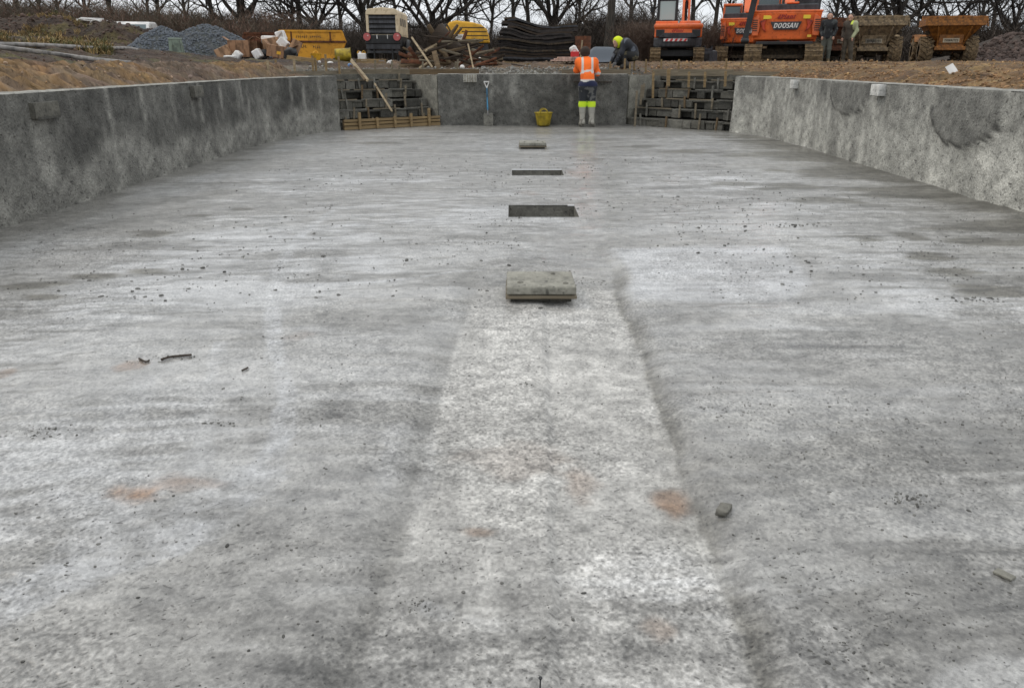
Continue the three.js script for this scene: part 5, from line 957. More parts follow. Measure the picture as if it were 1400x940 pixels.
// ================================================================== timber round the rim
const rimY = 1.15;
function stake(px, pyBase, pyTop, depth, w, m, label, leanPx = 0, group = 'timber stakes along the pool rim') {
  const a = P(px, pyBase, depth), b = P(px + leanPx, pyTop, depth - 0.01);
  return solo('timber_stake', bar([a.x, a.y - 0.1, a.z], [b.x, b.y, b.z], w, w * 0.8, [0, 0, 1]), m, label, 'stake', group);
}
const L1 = i => `pale stake on the rim by the cardboard boxes, ${ORD[i]} from the clay bank`;
for (const [x, b, t, dp, i] of [[367, 106, 82, 16.6], [378, 95, 81, 18.2], [403, 98, 80, 18.6], [428, 96, 76, 19.0], [432, 96, 79, 19.1], [446, 97, 74, 19.4], [464, 97, 77, 19.6]].sort((p, q) => p[0] - q[0]).map((p, i) => [...p, i])) stake(x, b, t, dp, 0.045, x % 2 ? M.pale : M.pine, L1(i), -1.5);
const L2 = i => `weathered stake on the rim before the timber heap, ${ORD[i]} from the cream compressor`;
for (const [x, b, t, dp, i] of [[512, 97, 82, 20.2], [535, 98, 83, 20.4], [545, 108, 90, 20.1], [577, 97, 84, 20.4], [625, 97, 81, 20.2], [622, 97, 84, 20.3]].sort((p, q) => p[0] - q[0]).map((p, i) => [...p, i])) stake(x, b, t, dp, 0.045, M.greyWood, L2(i), 1);
const L3 = i => `pale stake on the rim before the compact excavator, ${ORD[i]} from the leaning person`;
for (const [x, b, t, dp, i] of [[834, 95, 84, 20.4], [854, 94, 80, 20.2], [867, 94, 81, 20.6], [861, 96, 86, 20.1], [883, 95, 81, 20.6], [904, 95, 81, 20.7], [928, 93, 81, 21.2], [993, 95, 80, 20.4], [1013, 94, 84, 21]].sort((p, q) => p[0] - q[0]).map((p, i) => [...p, i])) stake(x, b, t, dp, 0.042, M.pine, L3(i), 0.6);
const L4 = i => `pale stake on the upper risers beside the pale wall, ${ORD[i]} from the far wall`;
for (const [x, b, t, dp, i] of [[893, 128, 98, 19.6], [914, 112, 94, 19.5], [942, 113, 98, 19.3], [964, 113, 98, 19.1], [992, 112, 97, 18.7]].sort((p, q) => p[0] - q[0]).map((p, i) => [...p, i])) stake(x, b, t, dp - 0.35, x === 914 ? 0.075 : 0.05, M.pine, L4(i), 0.4);
const L5 = i => `grey stake at the side of the pale wall steps, ${ORD[i]} from the tub`;
for (const [x, b, t, i] of [[868, 170, 124], [876, 137, 116], [879, 128, 114]].sort((p, q) => p[0] - q[0]).map((p, i) => [...p, i])) { const dp = x === 868 ? 18.7 : 18.95; stake(x, b, t, dp, 0.045, M.greyWood, L5(i), x === 868 ? 3 : 2); }
// boards on edge along the rim
function rimBoard(pxA, pxB, py, dA, dB, h, m, label, lift = 0) {
  const a = P(pxA, py, dA), b = P(pxB, py, dB); const y = rimY + lift;
  return solo('shutter_board', bar([a.x, y, a.z], [b.x, y, b.z], 0.035, h), m, label, 'board', 'shutter boards round the rim');
}
rimBoard(357, 388, 97, 16.9, 17.6, 0.16, M.pine, 'short yellow shutter board at the end of the scraped clay bank', 0.04);
rimBoard(389, 468, 97, 17.3, 19.9, 0.09, M.greyWood, 'grey shutter board on the rim by the cardboard boxes', 0.03);
rimBoard(466, 560, 98, 20.1, 20.3, 0.13, M.greyWood, 'grey shutter board along the top of the steps with yellow boards', 0.04);
rimBoard(560, 655, 98, 19.5, 19.45, 0.12, M.oldWood, 'brown shutter board on the rim in front of the timber pile', 0.05);
rimBoard(768, 862, 97, 19.45, 19.5, 0.1, M.greyWood, 'grey shutter board on the rim below the crouching person', 0.05);
rimBoard(893, 1003, 99, 20.0, 18.9, 0.15, M.greyWood, 'grey shutter board along the top of the steps beside the pale wall', 0.03);
rimBoard(1003, 1103, 98, 18.4, 16.9, 0.08, M.greyWood, 'long grey board lying along the rim below the large excavator', 0.03);
{ const p = P(808, 112, 19.0); solo('timber_ledge', box(0.9, 0.02, 0.06, p.x + 0.05, p.y, BACK + 0.04), M.darkWood, 'thin dark ledge board on the far wall behind the leaning person', 'board'); }
{ // the two long battens across the steps
  const f = (a, b, w, m, label) => solo('long_batten', bar([a.x, a.y, a.z], [b.x, b.y, b.z], w, 0.03, [0, 0, 1]), m, label, 'batten');
  f(P(480, 82, 20.4), P(503, 110, 18.95), 0.07, M.pale, 'pale batten leaning from the bank onto the upper steps, thicker of the pair');
  f(P(481, 86, 20.3), P(499, 109, 19.0), 0.045, M.oldWood, 'brown batten leaning from the bank onto the upper steps, thinner of the pair');
  f(P(512, 114, 19.2), P(536, 152, 18.25), 0.035, M.pale, 'thin pale lath lying down the face of the steps');
}

// ================================================================== piles and rubbish on the bank
{ // heap of broken timber and roots
  const r = rng(77), cx = P(618, 90, 25), label = 'broken brown timber tangled in the heap behind the far rim', grp = 'broken timber in the heap';
  const put = (m, a, b, w, h, lab = label, g = grp, name = 'scrap_timber') => solo(name, jitter(bar(a, b, w, h, [0, 0, 1]), w * 0.12, 3, Math.floor(r() * 90)), m, lab, 'timber', g);
  for (let i = 0; i < 90; i++) {
    const q = r() * r(), px = 566 + r() * 104, base = P(px, 90, 22 + r() * 4), hx = 1 - Math.abs(px - 615) / 60, y0 = gy(base.x, base.z) + 0.02 + (0.04 + 0.85 * Math.max(0.05, hx)) * r(), len = 0.35 + 0.9 * r(), an = (r() - 0.5) * (r() > 0.7 ? 2.6 : 0.8), yaw = (r() - 0.5) * 1.6;
    const dx = Math.cos(an) * Math.cos(yaw) * len / 2, dy = Math.sin(an) * len / 2, dz = Math.sin(yaw) * len / 2; const lift = Math.max(0, Math.abs(dy) - (y0 - gy(base.x, base.z)));
    put([M.oldWood, M.darkWood, M.darkWood, M.rust, M.oldWood, M.greyWood][Math.floor(r() * 6)], [base.x - dx, y0 + lift - dy, base.z - dz], [base.x + dx, y0 + lift + dy, base.z + dz], 0.035 + 0.07 * q + 0.02 * r(), 0.025 + 0.05 * r());
  }
  // a root plate with stubby limbs
  const s = P(607, 62, 23.5), yb = gy(s.x, s.z), t = thing('tree_stump', 'dark upturned tree stump with stubby roots on the timber heap', 'stump', [s.x, yb, s.z]);
  part('butt', jitter(cyl(0.34, 0.2, 0.9, 'y', 0, 0, 0, 14).rotateZ(0.9).translate(0.1, 0.62, 0), 0.09, 3, 5), M.darkWood, t);
  for (const [a, b, w] of [[[-0.2, 0.55, 0.15], [-0.75, 0.28, 0.3], 0.08], [[0.1, 0.7, 0.1], [0.42, 1.1, 0.25], 0.07], [[0.18, 0.66, 0.1], [0.52, 1.02, 0.2], 0.05], [[-0.2, 0.75, 0], [-0.42, 1.1, 0.1], 0.09], [[-0.05, 0.5, 0.2], [0.18, 0.05, 0.4], 0.09], [[-0.3, 0.5, 0.1], [-0.3, 0.02, 0.25], 0.08]]) part('root', jitter(rod(a, b, w, w * 0.6, 9), w * 0.3, 6, 3), M.oldWood, t);
  const w = (a, b, wd, lab) => put(M.pale, [a.x, a.y, a.z], [b.x, b.y, b.z], wd, 0.03, lab, null, 'pale_lath');
  w(P(563, 51, 22.6), P(591, 92, 21.6), 0.05, 'long straight white lath leaning against the timber heap'); w(P(640, 60, 22), P(647, 93, 21.5), 0.04, 'upright pale lath at the end of the timber heap beside the brown sheets');
  w(P(573, 93, 21.5), P(584, 86, 21.6), 0.05, 'short pale lath lying at the foot of the timber heap'); w(P(581, 70, 22.2), P(597, 60, 22.4), 0.05, 'pale splintered branch on top of the timber heap');
  put(M.oldWood, (p => [p.x, p.y, p.z])(P(594, 70, 21.7)), (p => [p.x, p.y, p.z])(P(600, 95, 21.4)), 0.13, 0.06, 'thick brown timber post standing up from the timber heap', null, 'timber_post');
}
{ // stack of sagging dark sheets
  const a = P(664, 92, 29), b = P(790, 92, 29), r = rng(99), y0 = gy((a.x + b.x) / 2, -29), grp = 'stacked dark sheets';
  for (let i = 0; i < 24; i++) {
    const q = i / 23, xa = lerp(a.x, a.x + 0.55, Math.min(1, q * 1.3)) + 0.25 * r(), xb = b.x - 0.05 - 0.3 * r() * (q < 0.8 ? 1 : 0.2), y = y0 + 0.03 + q * 1.3, n = 14, pts = [];
    const kink = 0.42, amp = 0.07 + 0.02 * r(), tl = (0.9 - q) * 0.05;
    const top = [], bot = []; for (let k = 0; k <= n; k++) { const u = k / n, sag = -amp * Math.sin(Math.PI * u) * (0.4 + q) + 0.14 * q * Math.max(0, 1 - Math.abs(u - kink * 0.3) * 3) - q * 0.1 * u + (vn(u * 6, i * 0.35, 3) - 0.5) * 0.07; top.push([lerp(xa, xb, u), y + sag + 0.026 + 0.012 * vn(u * 9, i * 3, 4)]); bot.unshift([lerp(xa, xb, u), y + sag - 0.028]); }
    solo('dark_sheet', ext([...top, ...bot], 1.6 + 0.3 * r(), 0, 'z', 0, 0, -29.6 + 0.25 * r()), [M.rebar, M.darkWood, M.rebar, M.mudDark, M.charcoal][Math.floor(r() * 5)], i === 23 ? 'topmost dark sheet of the sagging stack' : `dark sheet in the sagging stack, ${ORD[i]} from the ground`, 'sheet', grp);
  }
  const p = P(797, 60, 28.5); solo('rusty_drum', [cyl(0.28, 0.28, 0.86, 'y', p.x, gy(p.x, p.z) + 0.43, p.z, 22), cyl(0.29, 0.29, 0.03, 'y', p.x, gy(p.x, p.z) + 0.3, p.z, 22), cyl(0.29, 0.29, 0.03, 'y', p.x, gy(p.x, p.z) + 0.6, p.z, 22)], M.rust, 'rusty drum standing at the end of the sagging sheet stack', 'drum');
  const d = P(768, 90, 24.2), yy = gy(d.x, d.z);
  for (let i = 0; i < 3; i++) solo('insulation_board', box(0.85 - 0.1 * i, 0.035, 0.5, d.x + 0.1 + 0.05 * i, yy + 0.03 + i * 0.04 + 0.05, d.z, 0.004).rotateZ(0), M.pink, ['lowest', 'middle', 'topmost'][i] + ' pale pink board of the flat stack behind the leaning person', 'board', 'flat pink boards');
  solo('tool_case', [box(0.24, 0.15, 0.18, d.x + 0.38, yy + 0.255, d.z, 0.015), tube([[d.x + 0.32, yy + 0.33, d.z], [d.x + 0.32, yy + 0.36, d.z], [d.x + 0.44, yy + 0.36, d.z], [d.x + 0.44, yy + 0.33, d.z]], 0.01, 10, 6)], M.red, 'red tool case on the flat pink boards', 'case');
  solo('white_sack', jitter(new RoundedBoxGeometry(0.22, 0.3, 0.2, 4, 0.06), 0.03, 5, 3).rotateZ(0.5).translate(d.x + 0.4, yy + 0.34, d.z - 0.5), M.white, 'white and black sack behind the red tool case', 'sack');
  const st = P(793, 70, 24); solo('pale_lath', bar([st.x, gy(st.x, st.z) - 0.05, st.z], [st.x + 0.06, P(793, 55, 24).y, st.z], 0.04, 0.03, [0, 0, 1]), M.pale, 'single upright lath behind the leaning person', 'timber');
  const tp = P(824, 84, 27), ty = gy(tp.x, tp.z); const tarp = new THREE.PlaneGeometry(1.5, 1.1, 24, 18); { const q = tarp.attributes.position; for (let i = 0; i < q.count; i++) { const x = q.getX(i), z = q.getY(i); const e = Math.max(Math.abs(x) / 0.75, Math.abs(z) / 0.55); q.setXYZ(i, x, 0.46 * (1 - sm(0.35, 1, e)) + 0.03 * fbm(x * 6, z * 6, 3, 7), -z); } tarp.computeVertexNormals(); }
  solo('grey_tarpaulin', tarp.translate(tp.x, ty, tp.z), M.charcoal, 'dark grey tarpaulin over a low heap beside the crouching person', 'tarpaulin').material = mat(0.09, 0.105, 0.125, 0.6);
  for (const [a2, b2, lab2] of [[[700, 96, 22.5], [738, 98, 21], 'dark bent lath on the grey rubble'], [[727, 90, 23.5], [722, 95, 22.4], 'yellow lath end behind the grey rubble'], [[690, 89, 24], [726, 87, 23.6], 'long yellow lath lying in front of the sheet stack']]) { const m = P(...a2), n = P(...b2); solo('loose_lath', bar([m.x, gy(m.x, m.z) + 0.03, m.z], [n.x, gy(n.x, n.z) + 0.03, n.z], 0.05, 0.03), lab2.startsWith('dark') ? M.darkWood : M.pine, lab2, 'timber'); }
}
{ // cardboard boxes and white packaging
  const one = (px, py, depth, w, h, d, rx, ry, rz, m, label, open) => {
    const p = P(px, py, depth), t = thing('cardboard_box', label, 'box', [p.x, Math.max(p.y, gy(p.x, p.z) - 0.02), p.z], ry); t.rotation.set(rx, ry, rz);
    part('carton', box(w, h, d, 0, h / 2, 0, 0.008), m, t); part('tape', box(0.05, 0.004, d * 0.98, 0, h + 0.002, 0), M.cream, t);
    if (open) for (const s of [-1, 1]) part('flap', bar([s * w / 2, h, 0], [s * (w / 2 + 0.14), h + 0.1, 0], d * 0.95, 0.008), m, t);
    return t;
  };
  one(329, 78, 25.2, 0.62, 0.48, 0.4, 0, 0.1, 0, M.cardboard2, 'wide brown cardboard box beside the gravel heap', 1); one(350, 78, 25.5, 0.34, 0.46, 0.4, 0, -0.2, 0, M.cardboard2, 'upright brown cardboard box with a white top', 0);
  one(308, 78, 24.8, 0.42, 0.3, 0.36, 0, 0.4, 0.42, M.cardboard, 'tilted light brown cardboard box leaning at the foot of the gravel heap', 0); one(383, 79, 25, 0.72, 0.34, 0.5, 0, 0.05, -0.16, M.cardboard2, 'large sagging brown box with a yellow label', 1).children.length; { const bx = scene.children[scene.children.length - 1]; part('sticker', box(0.12, 0.09, 0.006, 0.0, 0.14, 0.254), M.yellow, bx); }
  one(372, 66, 25.5, 0.5, 0.3, 0.4, 0, 0.3, 0.16, M.cardboard, 'crushed brown box on top of the rubbish pile', 1); one(401, 70, 25.2, 0.3, 0.34, 0.3, 0, 0.3, -0.5, M.cardboard, 'small brown box tipped against the yellow skip', 0);
  const pk = (px, py, depth, w, h, rz, label) => { const p = P(px, py, depth); solo('foam_packing', jitter(new RoundedBoxGeometry(w, h, 0.3, 4, 0.04), 0.025, 5, px).rotateZ(rz).translate(p.x, p.y, p.z), M.white, label, 'packing'); };
  pk(367, 54, 25.6, 0.38, 0.22, 0, 'flat white packing block on the rubbish pile'); pk(384, 49, 25.6, 0.26, 0.3, 0.3, 'rounded white packing piece at the top of the rubbish pile'); pk(387, 59, 25.3, 0.26, 0.3, 0.8, 'slanting white packing slab below the rounded one'); pk(352, 74, 24.8, 0.24, 0.26, 0.5, 'white torn packing beside the dark gap in the pile'); pk(313, 78, 24.4, 0.3, 0.1, 0, 'thin white packing scrap on the ground'); pk(325, 75, 24.7, 0.22, 0.2, -0.7, 'white packing ring piece in front of the wide box');
  const bag = P(396, 73, 24.8); solo('black_bag', jitter(new THREE.IcosahedronGeometry(0.2, 3), 0.12, 5, 4).scale(1, 0.8, 1).translate(bag.x, Math.max(bag.y, gy(bag.x, bag.z) + 0.16), bag.z), M.black, 'black rubbish bag among the boxes by the yellow skip', 'bag'); const bg2 = P(362, 73, 25.1); solo('black_bag', jitter(new THREE.IcosahedronGeometry(0.17, 3), 0.1, 5, 8).scale(0.9, 1, 1).translate(bg2.x, Math.max(bg2.y, gy(bg2.x, bg2.z) + 0.16), bg2.z), M.black, 'black rubbish bag behind the torn white packing', 'bag');
}
{ // yellow drums and tubs, litter
  const s = P(469, 84, 25), y = gy(s.x, s.z), t = thing('yellow_drum', 'dirty yellow drum lying on its side by the cream compressor', 'drum', [s.x, y, s.z], 0.15);
  part('shell', [cyl(0.2, 0.17, 0.46, 'x', 0, 0.2, 0, 24)], M.tubYellow, t); part('rim', new THREE.TorusGeometry(0.2, 0.014, 6, 24).rotateY(Math.PI / 2).translate(0.23, 0.2, 0), M.tubYellow, t);
  const b = P(432, 79, 26.5); tub('bright yellow tub in front of the yellow skip', [b.x, gy(b.x, b.z) + 0.0, b.z], 0.3, 0.85).children.forEach(c => c.material = M.yellow);
  const c = P(494, 74, 28); tub('small yellow tub on the rubble beside the compressor wheel', [c.x, gy(c.x, c.z), c.z], 0.8, 0.7).children.forEach(q => q.material = M.yellow);
  const e = P(563, 80, 26); tub('small yellow tub between the compressor and the timber heap', [e.x, gy(e.x, e.z), e.z], 0.4, 0.6).children.forEach(q => q.material = M.yellow);
  const w = P(495, 80, 27); solo('white_canister', [box(0.26, 0.26, 0.2, w.x, gy(w.x, w.z) + 0.14, w.z, 0.03), cyl(0.04, 0.04, 0.06, 'y', w.x - 0.06, gy(w.x, w.z) + 0.29, w.z, 12)], M.white, 'white canister beside the dark compressor', 'canister');
  for (const [px, py, depth, m, sx, label] of [[451, 85, 23, M.white, 0.16, 'crumpled white scrap by the lying yellow drum'], [521, 83, 25, M.litterBlue, 0.2, 'blue plastic scrap in front of the compressor'], [478, 88, 23, M.litterBlue, 0.14, 'blue plastic scrap below the lying yellow drum'], [632, 94, 21.5, M.white, 0.12, 'white scrap at the foot of the timber heap'], [656, 84, 24, M.white, 0.24, 'torn white sheet beside the dark sheet stack'], [533, 84, 25.4, M.white, 0.2, 'crumpled white scrap under the compressor'], [437, 87, 23.4, M.white, 0.1, 'white scrap among the rim stakes']]) {
    const p = P(px, py, depth); solo('litter_scrap', jitter(new THREE.IcosahedronGeometry(sx * 0.5, 1), sx * 0.2, 9, px).scale(1, 0.8, 0.7).translate(p.x, gy(p.x, p.z) + sx * 0.3, p.z), m, label, 'litter');
  }
  { const p = P(1301, 97, 11.5), g = box(0.13, 0.14, 0.004); g.rotateZ(0.5); g.rotateX(-0.5); solo('paper_scrap', g.translate(p.x, gy(p.x, p.z) + 0.06, p.z), M.white, 'scrap of white paper stuck up in the brown clay', 'litter'); }
  const bd = (a2, b2, label) => { const m = P(...a2), n = P(...b2); solo('lath_bundle', [0, 1, 2].map(i => bar([m.x, gy(m.x, m.z) + 0.03 + i * 0.045, m.z - i * 0.05], [n.x, gy(n.x, n.z) + 0.03 + i * 0.045, n.z - i * 0.03], 0.05, 0.04)), M.pine, label, 'timber'); };
  bd([487, 86, 25], [527, 86, 24.6], 'bundle of pine laths lying in front of the compressor'); bd([392, 82, 23.5], [428, 81, 23], 'bundle of pine laths lying in front of the yellow skip');
  const gb = P(243, 80, 22), gyy = gy(gb.x, gb.z); const tk = thing('plastic_tank', 'pale green plastic tank standing in front of the gravel heaps', 'tank', [gb.x, gyy - 0.05, gb.z], 0.15); part('body', [loft([-0.17, 0.19, -0.14, 0.14], [-0.15, 0.13, -0.12, 0.12], 0, 0.5)], mat(0.21, 0.27, 0.22, 0.7, { map: TEX.grime }), tk); part('lid', box(0.3, 0.04, 0.26, -0.01, 0.51, 0, 0.012), mat(0.24, 0.29, 0.24, 0.7), tk);
}
{ // water hoses on the left bank
  const run = (l, r, lab) => { const c = new THREE.CatmullRomCurve3(l.map(([px, py, d]) => { const p = P(px, py, d); return V(p.x, p.y, p.z); })), pts = c.getSpacedPoints(60), ys = pts.map(p => gy(p.x, p.z)); for (let k = 0; k < 90; k++) for (let i = 1; i < ys.length - 1; i++) ys[i] = (ys[i - 1] + 2 * ys[i] + ys[i + 1]) / 4; pts.forEach((p, i) => { p.y = ys[i] + 0.05; }); solo('water_hose', tube(pts, r, 160, 8), M.hose, lab, 'hose'); };
  const hosePts = (list) => list;
  run([[-60, 63, 12], [0, 67, 12.4], [60, 72.5, 12.7], [120, 81, 13], [180, 89.5, 13.3], [237, 94, 13.6]], 0.036, 'grey hose lying along the clay bank above the dark wall');
  run([[-20, 74, 13], [50, 72, 14], [110, 71, 15], [150, 67, 16.5], [187, 64, 18]], 0.036, 'grey hose running towards the gravel heaps');
}
// gravel heaps
function heap(name, px, depth, rx, rz, h, m, label, seed, stone) {
  const p = P(px, 86, depth), y = gy(p.x, p.z), t = thing(name, label, 'heap', [p.x, y - 0.04, p.z]);
  const g = new THREE.PlaneGeometry(2, 2, 70, 70), q = g.attributes.position;
  for (let i = 0; i < q.count; i++) { const u = q.getX(i), v = q.getY(i), s = Math.max(Math.abs(u), Math.abs(v)), L = Math.hypot(u, v) || 1, k = s / L, x = u * k, z = v * k, d = Math.min(1, Math.hypot(x, z)); const wob = 1 + 0.1 * (fbm(Math.atan2(z, x) * 1.2 + 9, seed, 3, seed) - 0.5); q.setXYZ(i, x * rx * wob, h * (1 - Math.pow(d, 1.25)) * (1 - 0.12 * (1 - d)) + (fbm(x * 9, z * 9, 3, seed) - 0.5) * 0.08 * (1 - d) - 0.02, -z * rz * wob); }
  g.computeVertexNormals(); part('surface', g, m, t);
  const r = rng(seed), st = []; const pos = q; const geo = new THREE.IcosahedronGeometry(0.03, 0);
  for (let i = 0; i < 2600; i++) { const k = Math.floor(r() * pos.count), s = 0.6 + 0.9 * r(); const c = geo.clone().scale(s, s * 0.9, s).rotateX(r() * 6).rotateY(r() * 6).translate(pos.getX(k) + (r() - 0.5) * 0.07, pos.getY(k) + 0.008, pos.getZ(k) + (r() - 0.5) * 0.07); st.push(c); }
  const o = part('stones', st, stone, t); o.userData.kind = 'stuff';
}
heap('gravel_heap', 228, 26, 1.6, 1.5, 1.16, M.gravel, 'pointed heap of blue grey gravel nearest the white van', 501, mat(0.12, 0.135, 0.155, 0.9));
heap('gravel_heap', 286, 27, 2.0, 1.6, 1.14, M.gravel, 'broad rounded heap of blue grey gravel beside the cardboard boxes', 502, mat(0.115, 0.128, 0.145, 0.9));

// ================================================================== crumbs and lumps
const lumpGeo = (seed, det = 1) => jitter(new THREE.IcosahedronGeometry(1, det), 0.35, 1.1, seed);
{ // dry crumbs of concrete on the pool floor
  const r = rng(611), list = [];
  const add = (x, z, s) => { if (sumps.some(q => x > q[0] - 0.02 && x < q[1] + 0.02 && z > q[2] - 0.02 && z < q[3] + 0.02)) return; const k = 0.05 + 0.12 * r(), y = r() * 6; list.push([x, floorHeight(x, z) + s * 0.12, z, (r() - 0.5) * 0.5, y, (r() - 0.5) * 0.5, s * (0.8 + 0.9 * r()), s * (0.3 + 0.3 * r()), s * (0.6 + 0.4 * r()), [k, k * 0.98, k * 0.9]]); };
  for (let i = 0; i < 2600; i++) { const d = 1.2 + 2.2 * r(), x = 0.75 + 2.6 * r(); if (fbm(x * 2.3, -d * 2.3, 3, 613) + 0.3 * r() > 0.6) add(x, -d, 0.0018 + 0.006 * r() * r() * r()); }
  for (let i = 0; i < 15000; i++) { const d = 1.2 + 12 * r() * r(), z = -d, x = LX + 0.3 + 9 * r(); const dens = sm(0.42, 0.7, fbm(x * 1.1, z * 1.1, 4, 612)) * (x > 0.7 ? 1.1 : 0.5); if (r() > dens + 0.04) continue; const q = r(); add(x, z, 0.0018 + 0.0045 * q * q * q * q + (d > 5 ? 0.003 * q * q : 0)); }
  const cluster = (px, py, n, spread, s) => { const c = G(px, py); for (let i = 0; i < n; i++) { const u = (r() + r() + r() - 1.5) * spread, w = (r() + r() - 1) * 0.7; add(c.x + u * c.t * 0.022, c.z + (w + (r() - 0.5) * 0.5) * spread * c.t * 0.011, s * (0.25 + 0.95 * r() * r())); } };
  for (const [px, py, n, sp, s] of [[1085, 308, 40, 2.2, 0.016], [1330, 410, 26, 2, 0.016], [240, 490, 24, 1.6, 0.008], [190, 495, 16, 1.2, 0.007], [1240, 685, 60, 2.2, 0.007], [1020, 560, 60, 3, 0.006], [60, 590, 50, 2.4, 0.008], [300, 580, 24, 1.4, 0.007], [1110, 880, 60, 4, 0.004], [1230, 850, 50, 4, 0.004], [800, 380, 40, 2.4, 0.009], [640, 330, 40, 3, 0.01], [550, 355, 14, 1, 0.01], [720, 520, 20, 1, 0.007], [560, 820, 40, 2, 0.005]]) cluster(px, py, n, sp, s);
  for (let i = 0; i < 1300; i++) { const d = 4.5 + 8 * r(), x = -3.4 + 6.6 * r(); if (fbm(x, -d, 3, 614) + 0.3 * r() > 0.62) add(x, -d, 0.005 + 0.012 * r() * r()); }
  instanced('concrete_crumbs', lumpGeo(3), mat(1, 1, 1, 0.95), list, 'crumbs of concrete scattered on the pool floor', 'debris');
}
{ // single pieces one can pick out
  const chip = (px, py, w, h, d, seed, label, m = M.concrete) => { const p = G(px, py), y = floorHeight(p.x, p.z); solo('concrete_chip', jitter(new RoundedBoxGeometry(w, h, d, 3, h * 0.3), h * 0.35, 30, seed).rotateY(seed).translate(p.x, y + h * 0.45, p.z), m, label, 'chip'); };
  chip(990, 700, 0.062, 0.022, 0.04, 1, 'rounded lump of mortar beside the channel edge', M.block3); chip(1373, 787, 0.05, 0.008, 0.03, 2.2, 'flat thin chip of concrete lying alone on the smooth floor', M.concrete);
  const tw = (l, rad, label) => solo('twig', tube(l.map(([px, py]) => { const p = G(px, py); return [p.x, floorHeight(p.x, p.z) + rad + 0.002, p.z]; }), rad, 14, 6), M.darkWood, label, 'twig');
  tw([[220, 493], [232, 490], [262, 487]], 0.006, 'dark crooked twig by the small rust stain'); tw([[190, 492], [200, 496], [204, 494]], 0.005, 'short dark twig on the small rust stain'); tw([[331, 509], [339, 505]], 0.005, 'short dark stick on the bare floor left of the hose mark');
  { const p = G(738, 934), y = floorHeight(p.x, p.z); solo('steel_nail', [rod([p.x, y + 0.003, p.z + 0.02], [p.x + 0.002, y + 0.026, p.z - 0.012], 0.0022), cyl(0.005, 0.005, 0.002, 'y', p.x + 0.002, y + 0.028, p.z - 0.013, 10)], M.black, 'dark nail sticking up from the middle of the channel', 'nail'); }
}
{ // clods on the banks
  const r = rng(702), list = [], red = [];
  for (let i = 0; i < 30000; i++) {
    const x = -26 + 52 * r(), z = -5 - 34 * r() * Math.sqrt(r()), d = outside(x, z); if (d < 0.34 || d > 16) continue;
    const n = fbm(x * 0.9, z * 0.9, 3, 703); if (r() > sm(0.32, 0.62, n) + (x > 5 ? 0.35 : 0.06)) continue; const far = sm(18, 36, -z);
    const s = (0.009 + 0.05 * r() * r() * r() * r()) * (1 + 1.2 * far), c = groundColour(x, z, d), k = 0.7 + 0.7 * r(); list.push([x, groundHeight(x, z, d) + s * 0.25, z, r() * 6, r() * 6, r() * 6, s * (1 + 0.6 * r()), s * 0.7, s, c.map(v => v * k)]);
  }
  // thicker crumbly edge of turned clay above the right wall and behind the far wall
  for (let i = 0; i < 16000; i++) { const right = r() < 0.6, x = right ? 5.5 + 3.5 * r() * r() : 1 + 9 * r(), z = right ? -7 - 12 * r() : -19.9 - 4 * r(), d = outside(x, z); if (d < 0.36) continue; const s = 0.006 + 0.034 * r() * r() * r(), k = 0.35 + 0.85 * r(); if (fbm(x * 2.2, z * 2.2, 3, 709) + 0.3 * r() < 0.62) continue; list.push([x, groundHeight(x, z, d) + s * 0.1, z, (r() - 0.5), r() * 6, (r() - 0.5), s * 1.5, s * 0.6, s, [0.3 * k, 0.175 * k, 0.085 * k]]); }
  for (let i = 0; i < 2600; i++) { const x = 19.2 + 7 * r(), z = -37 + 5 * r(), s = 0.03 + 0.11 * r() * r(), k = 0.6 + 0.7 * r(); list.push([x, groundHeight(x, z) + s * 0.15, z, r() * 6, r() * 6, r() * 6, s * 1.2, s * 0.8, s, [0.085 * k, 0.06 * k, 0.05 * k]]); }
  for (let i = 0; i < 2600; i++) { const x = -21 + 10 * r(), z = -26 - 5 * r(), s = 0.02 + 0.08 * r() * r() * r(), k = 0.6 + 0.7 * r(); list.push([x, groundHeight(x, z) + s * 0.15, z, r() * 6, r() * 6, r() * 6, s * 1.2, s * 0.8, s, [0.085 * k, 0.055 * k, 0.042 * k]]); }
  instanced('soil_clods', lumpGeo(4), mat(1, 1, 1, 0.95), list, 'clods of brown clay on the banks', 'soil');
  const rub = []; for (let i = 0; i < 1800; i++) { const x = -5 + 8 * r(), z = -19.45 - 2.6 * r() * r(), d = outside(x, z); if (d < 0.3) continue; const s = 0.01 + 0.035 * r() * r(), k = 0.12 + 0.2 * r(); rub.push([x, groundHeight(x, z, d) + s * 0.3, z, r() * 6, r() * 6, r() * 6, s * 1.2, s * 0.8, s, [k, k * 0.97, k * 0.88]]); }
  instanced('concrete_rubble', lumpGeo(5), mat(1, 1, 1, 0.9), rub, 'grey concrete rubble spilled along the far rim', 'rubble');
}

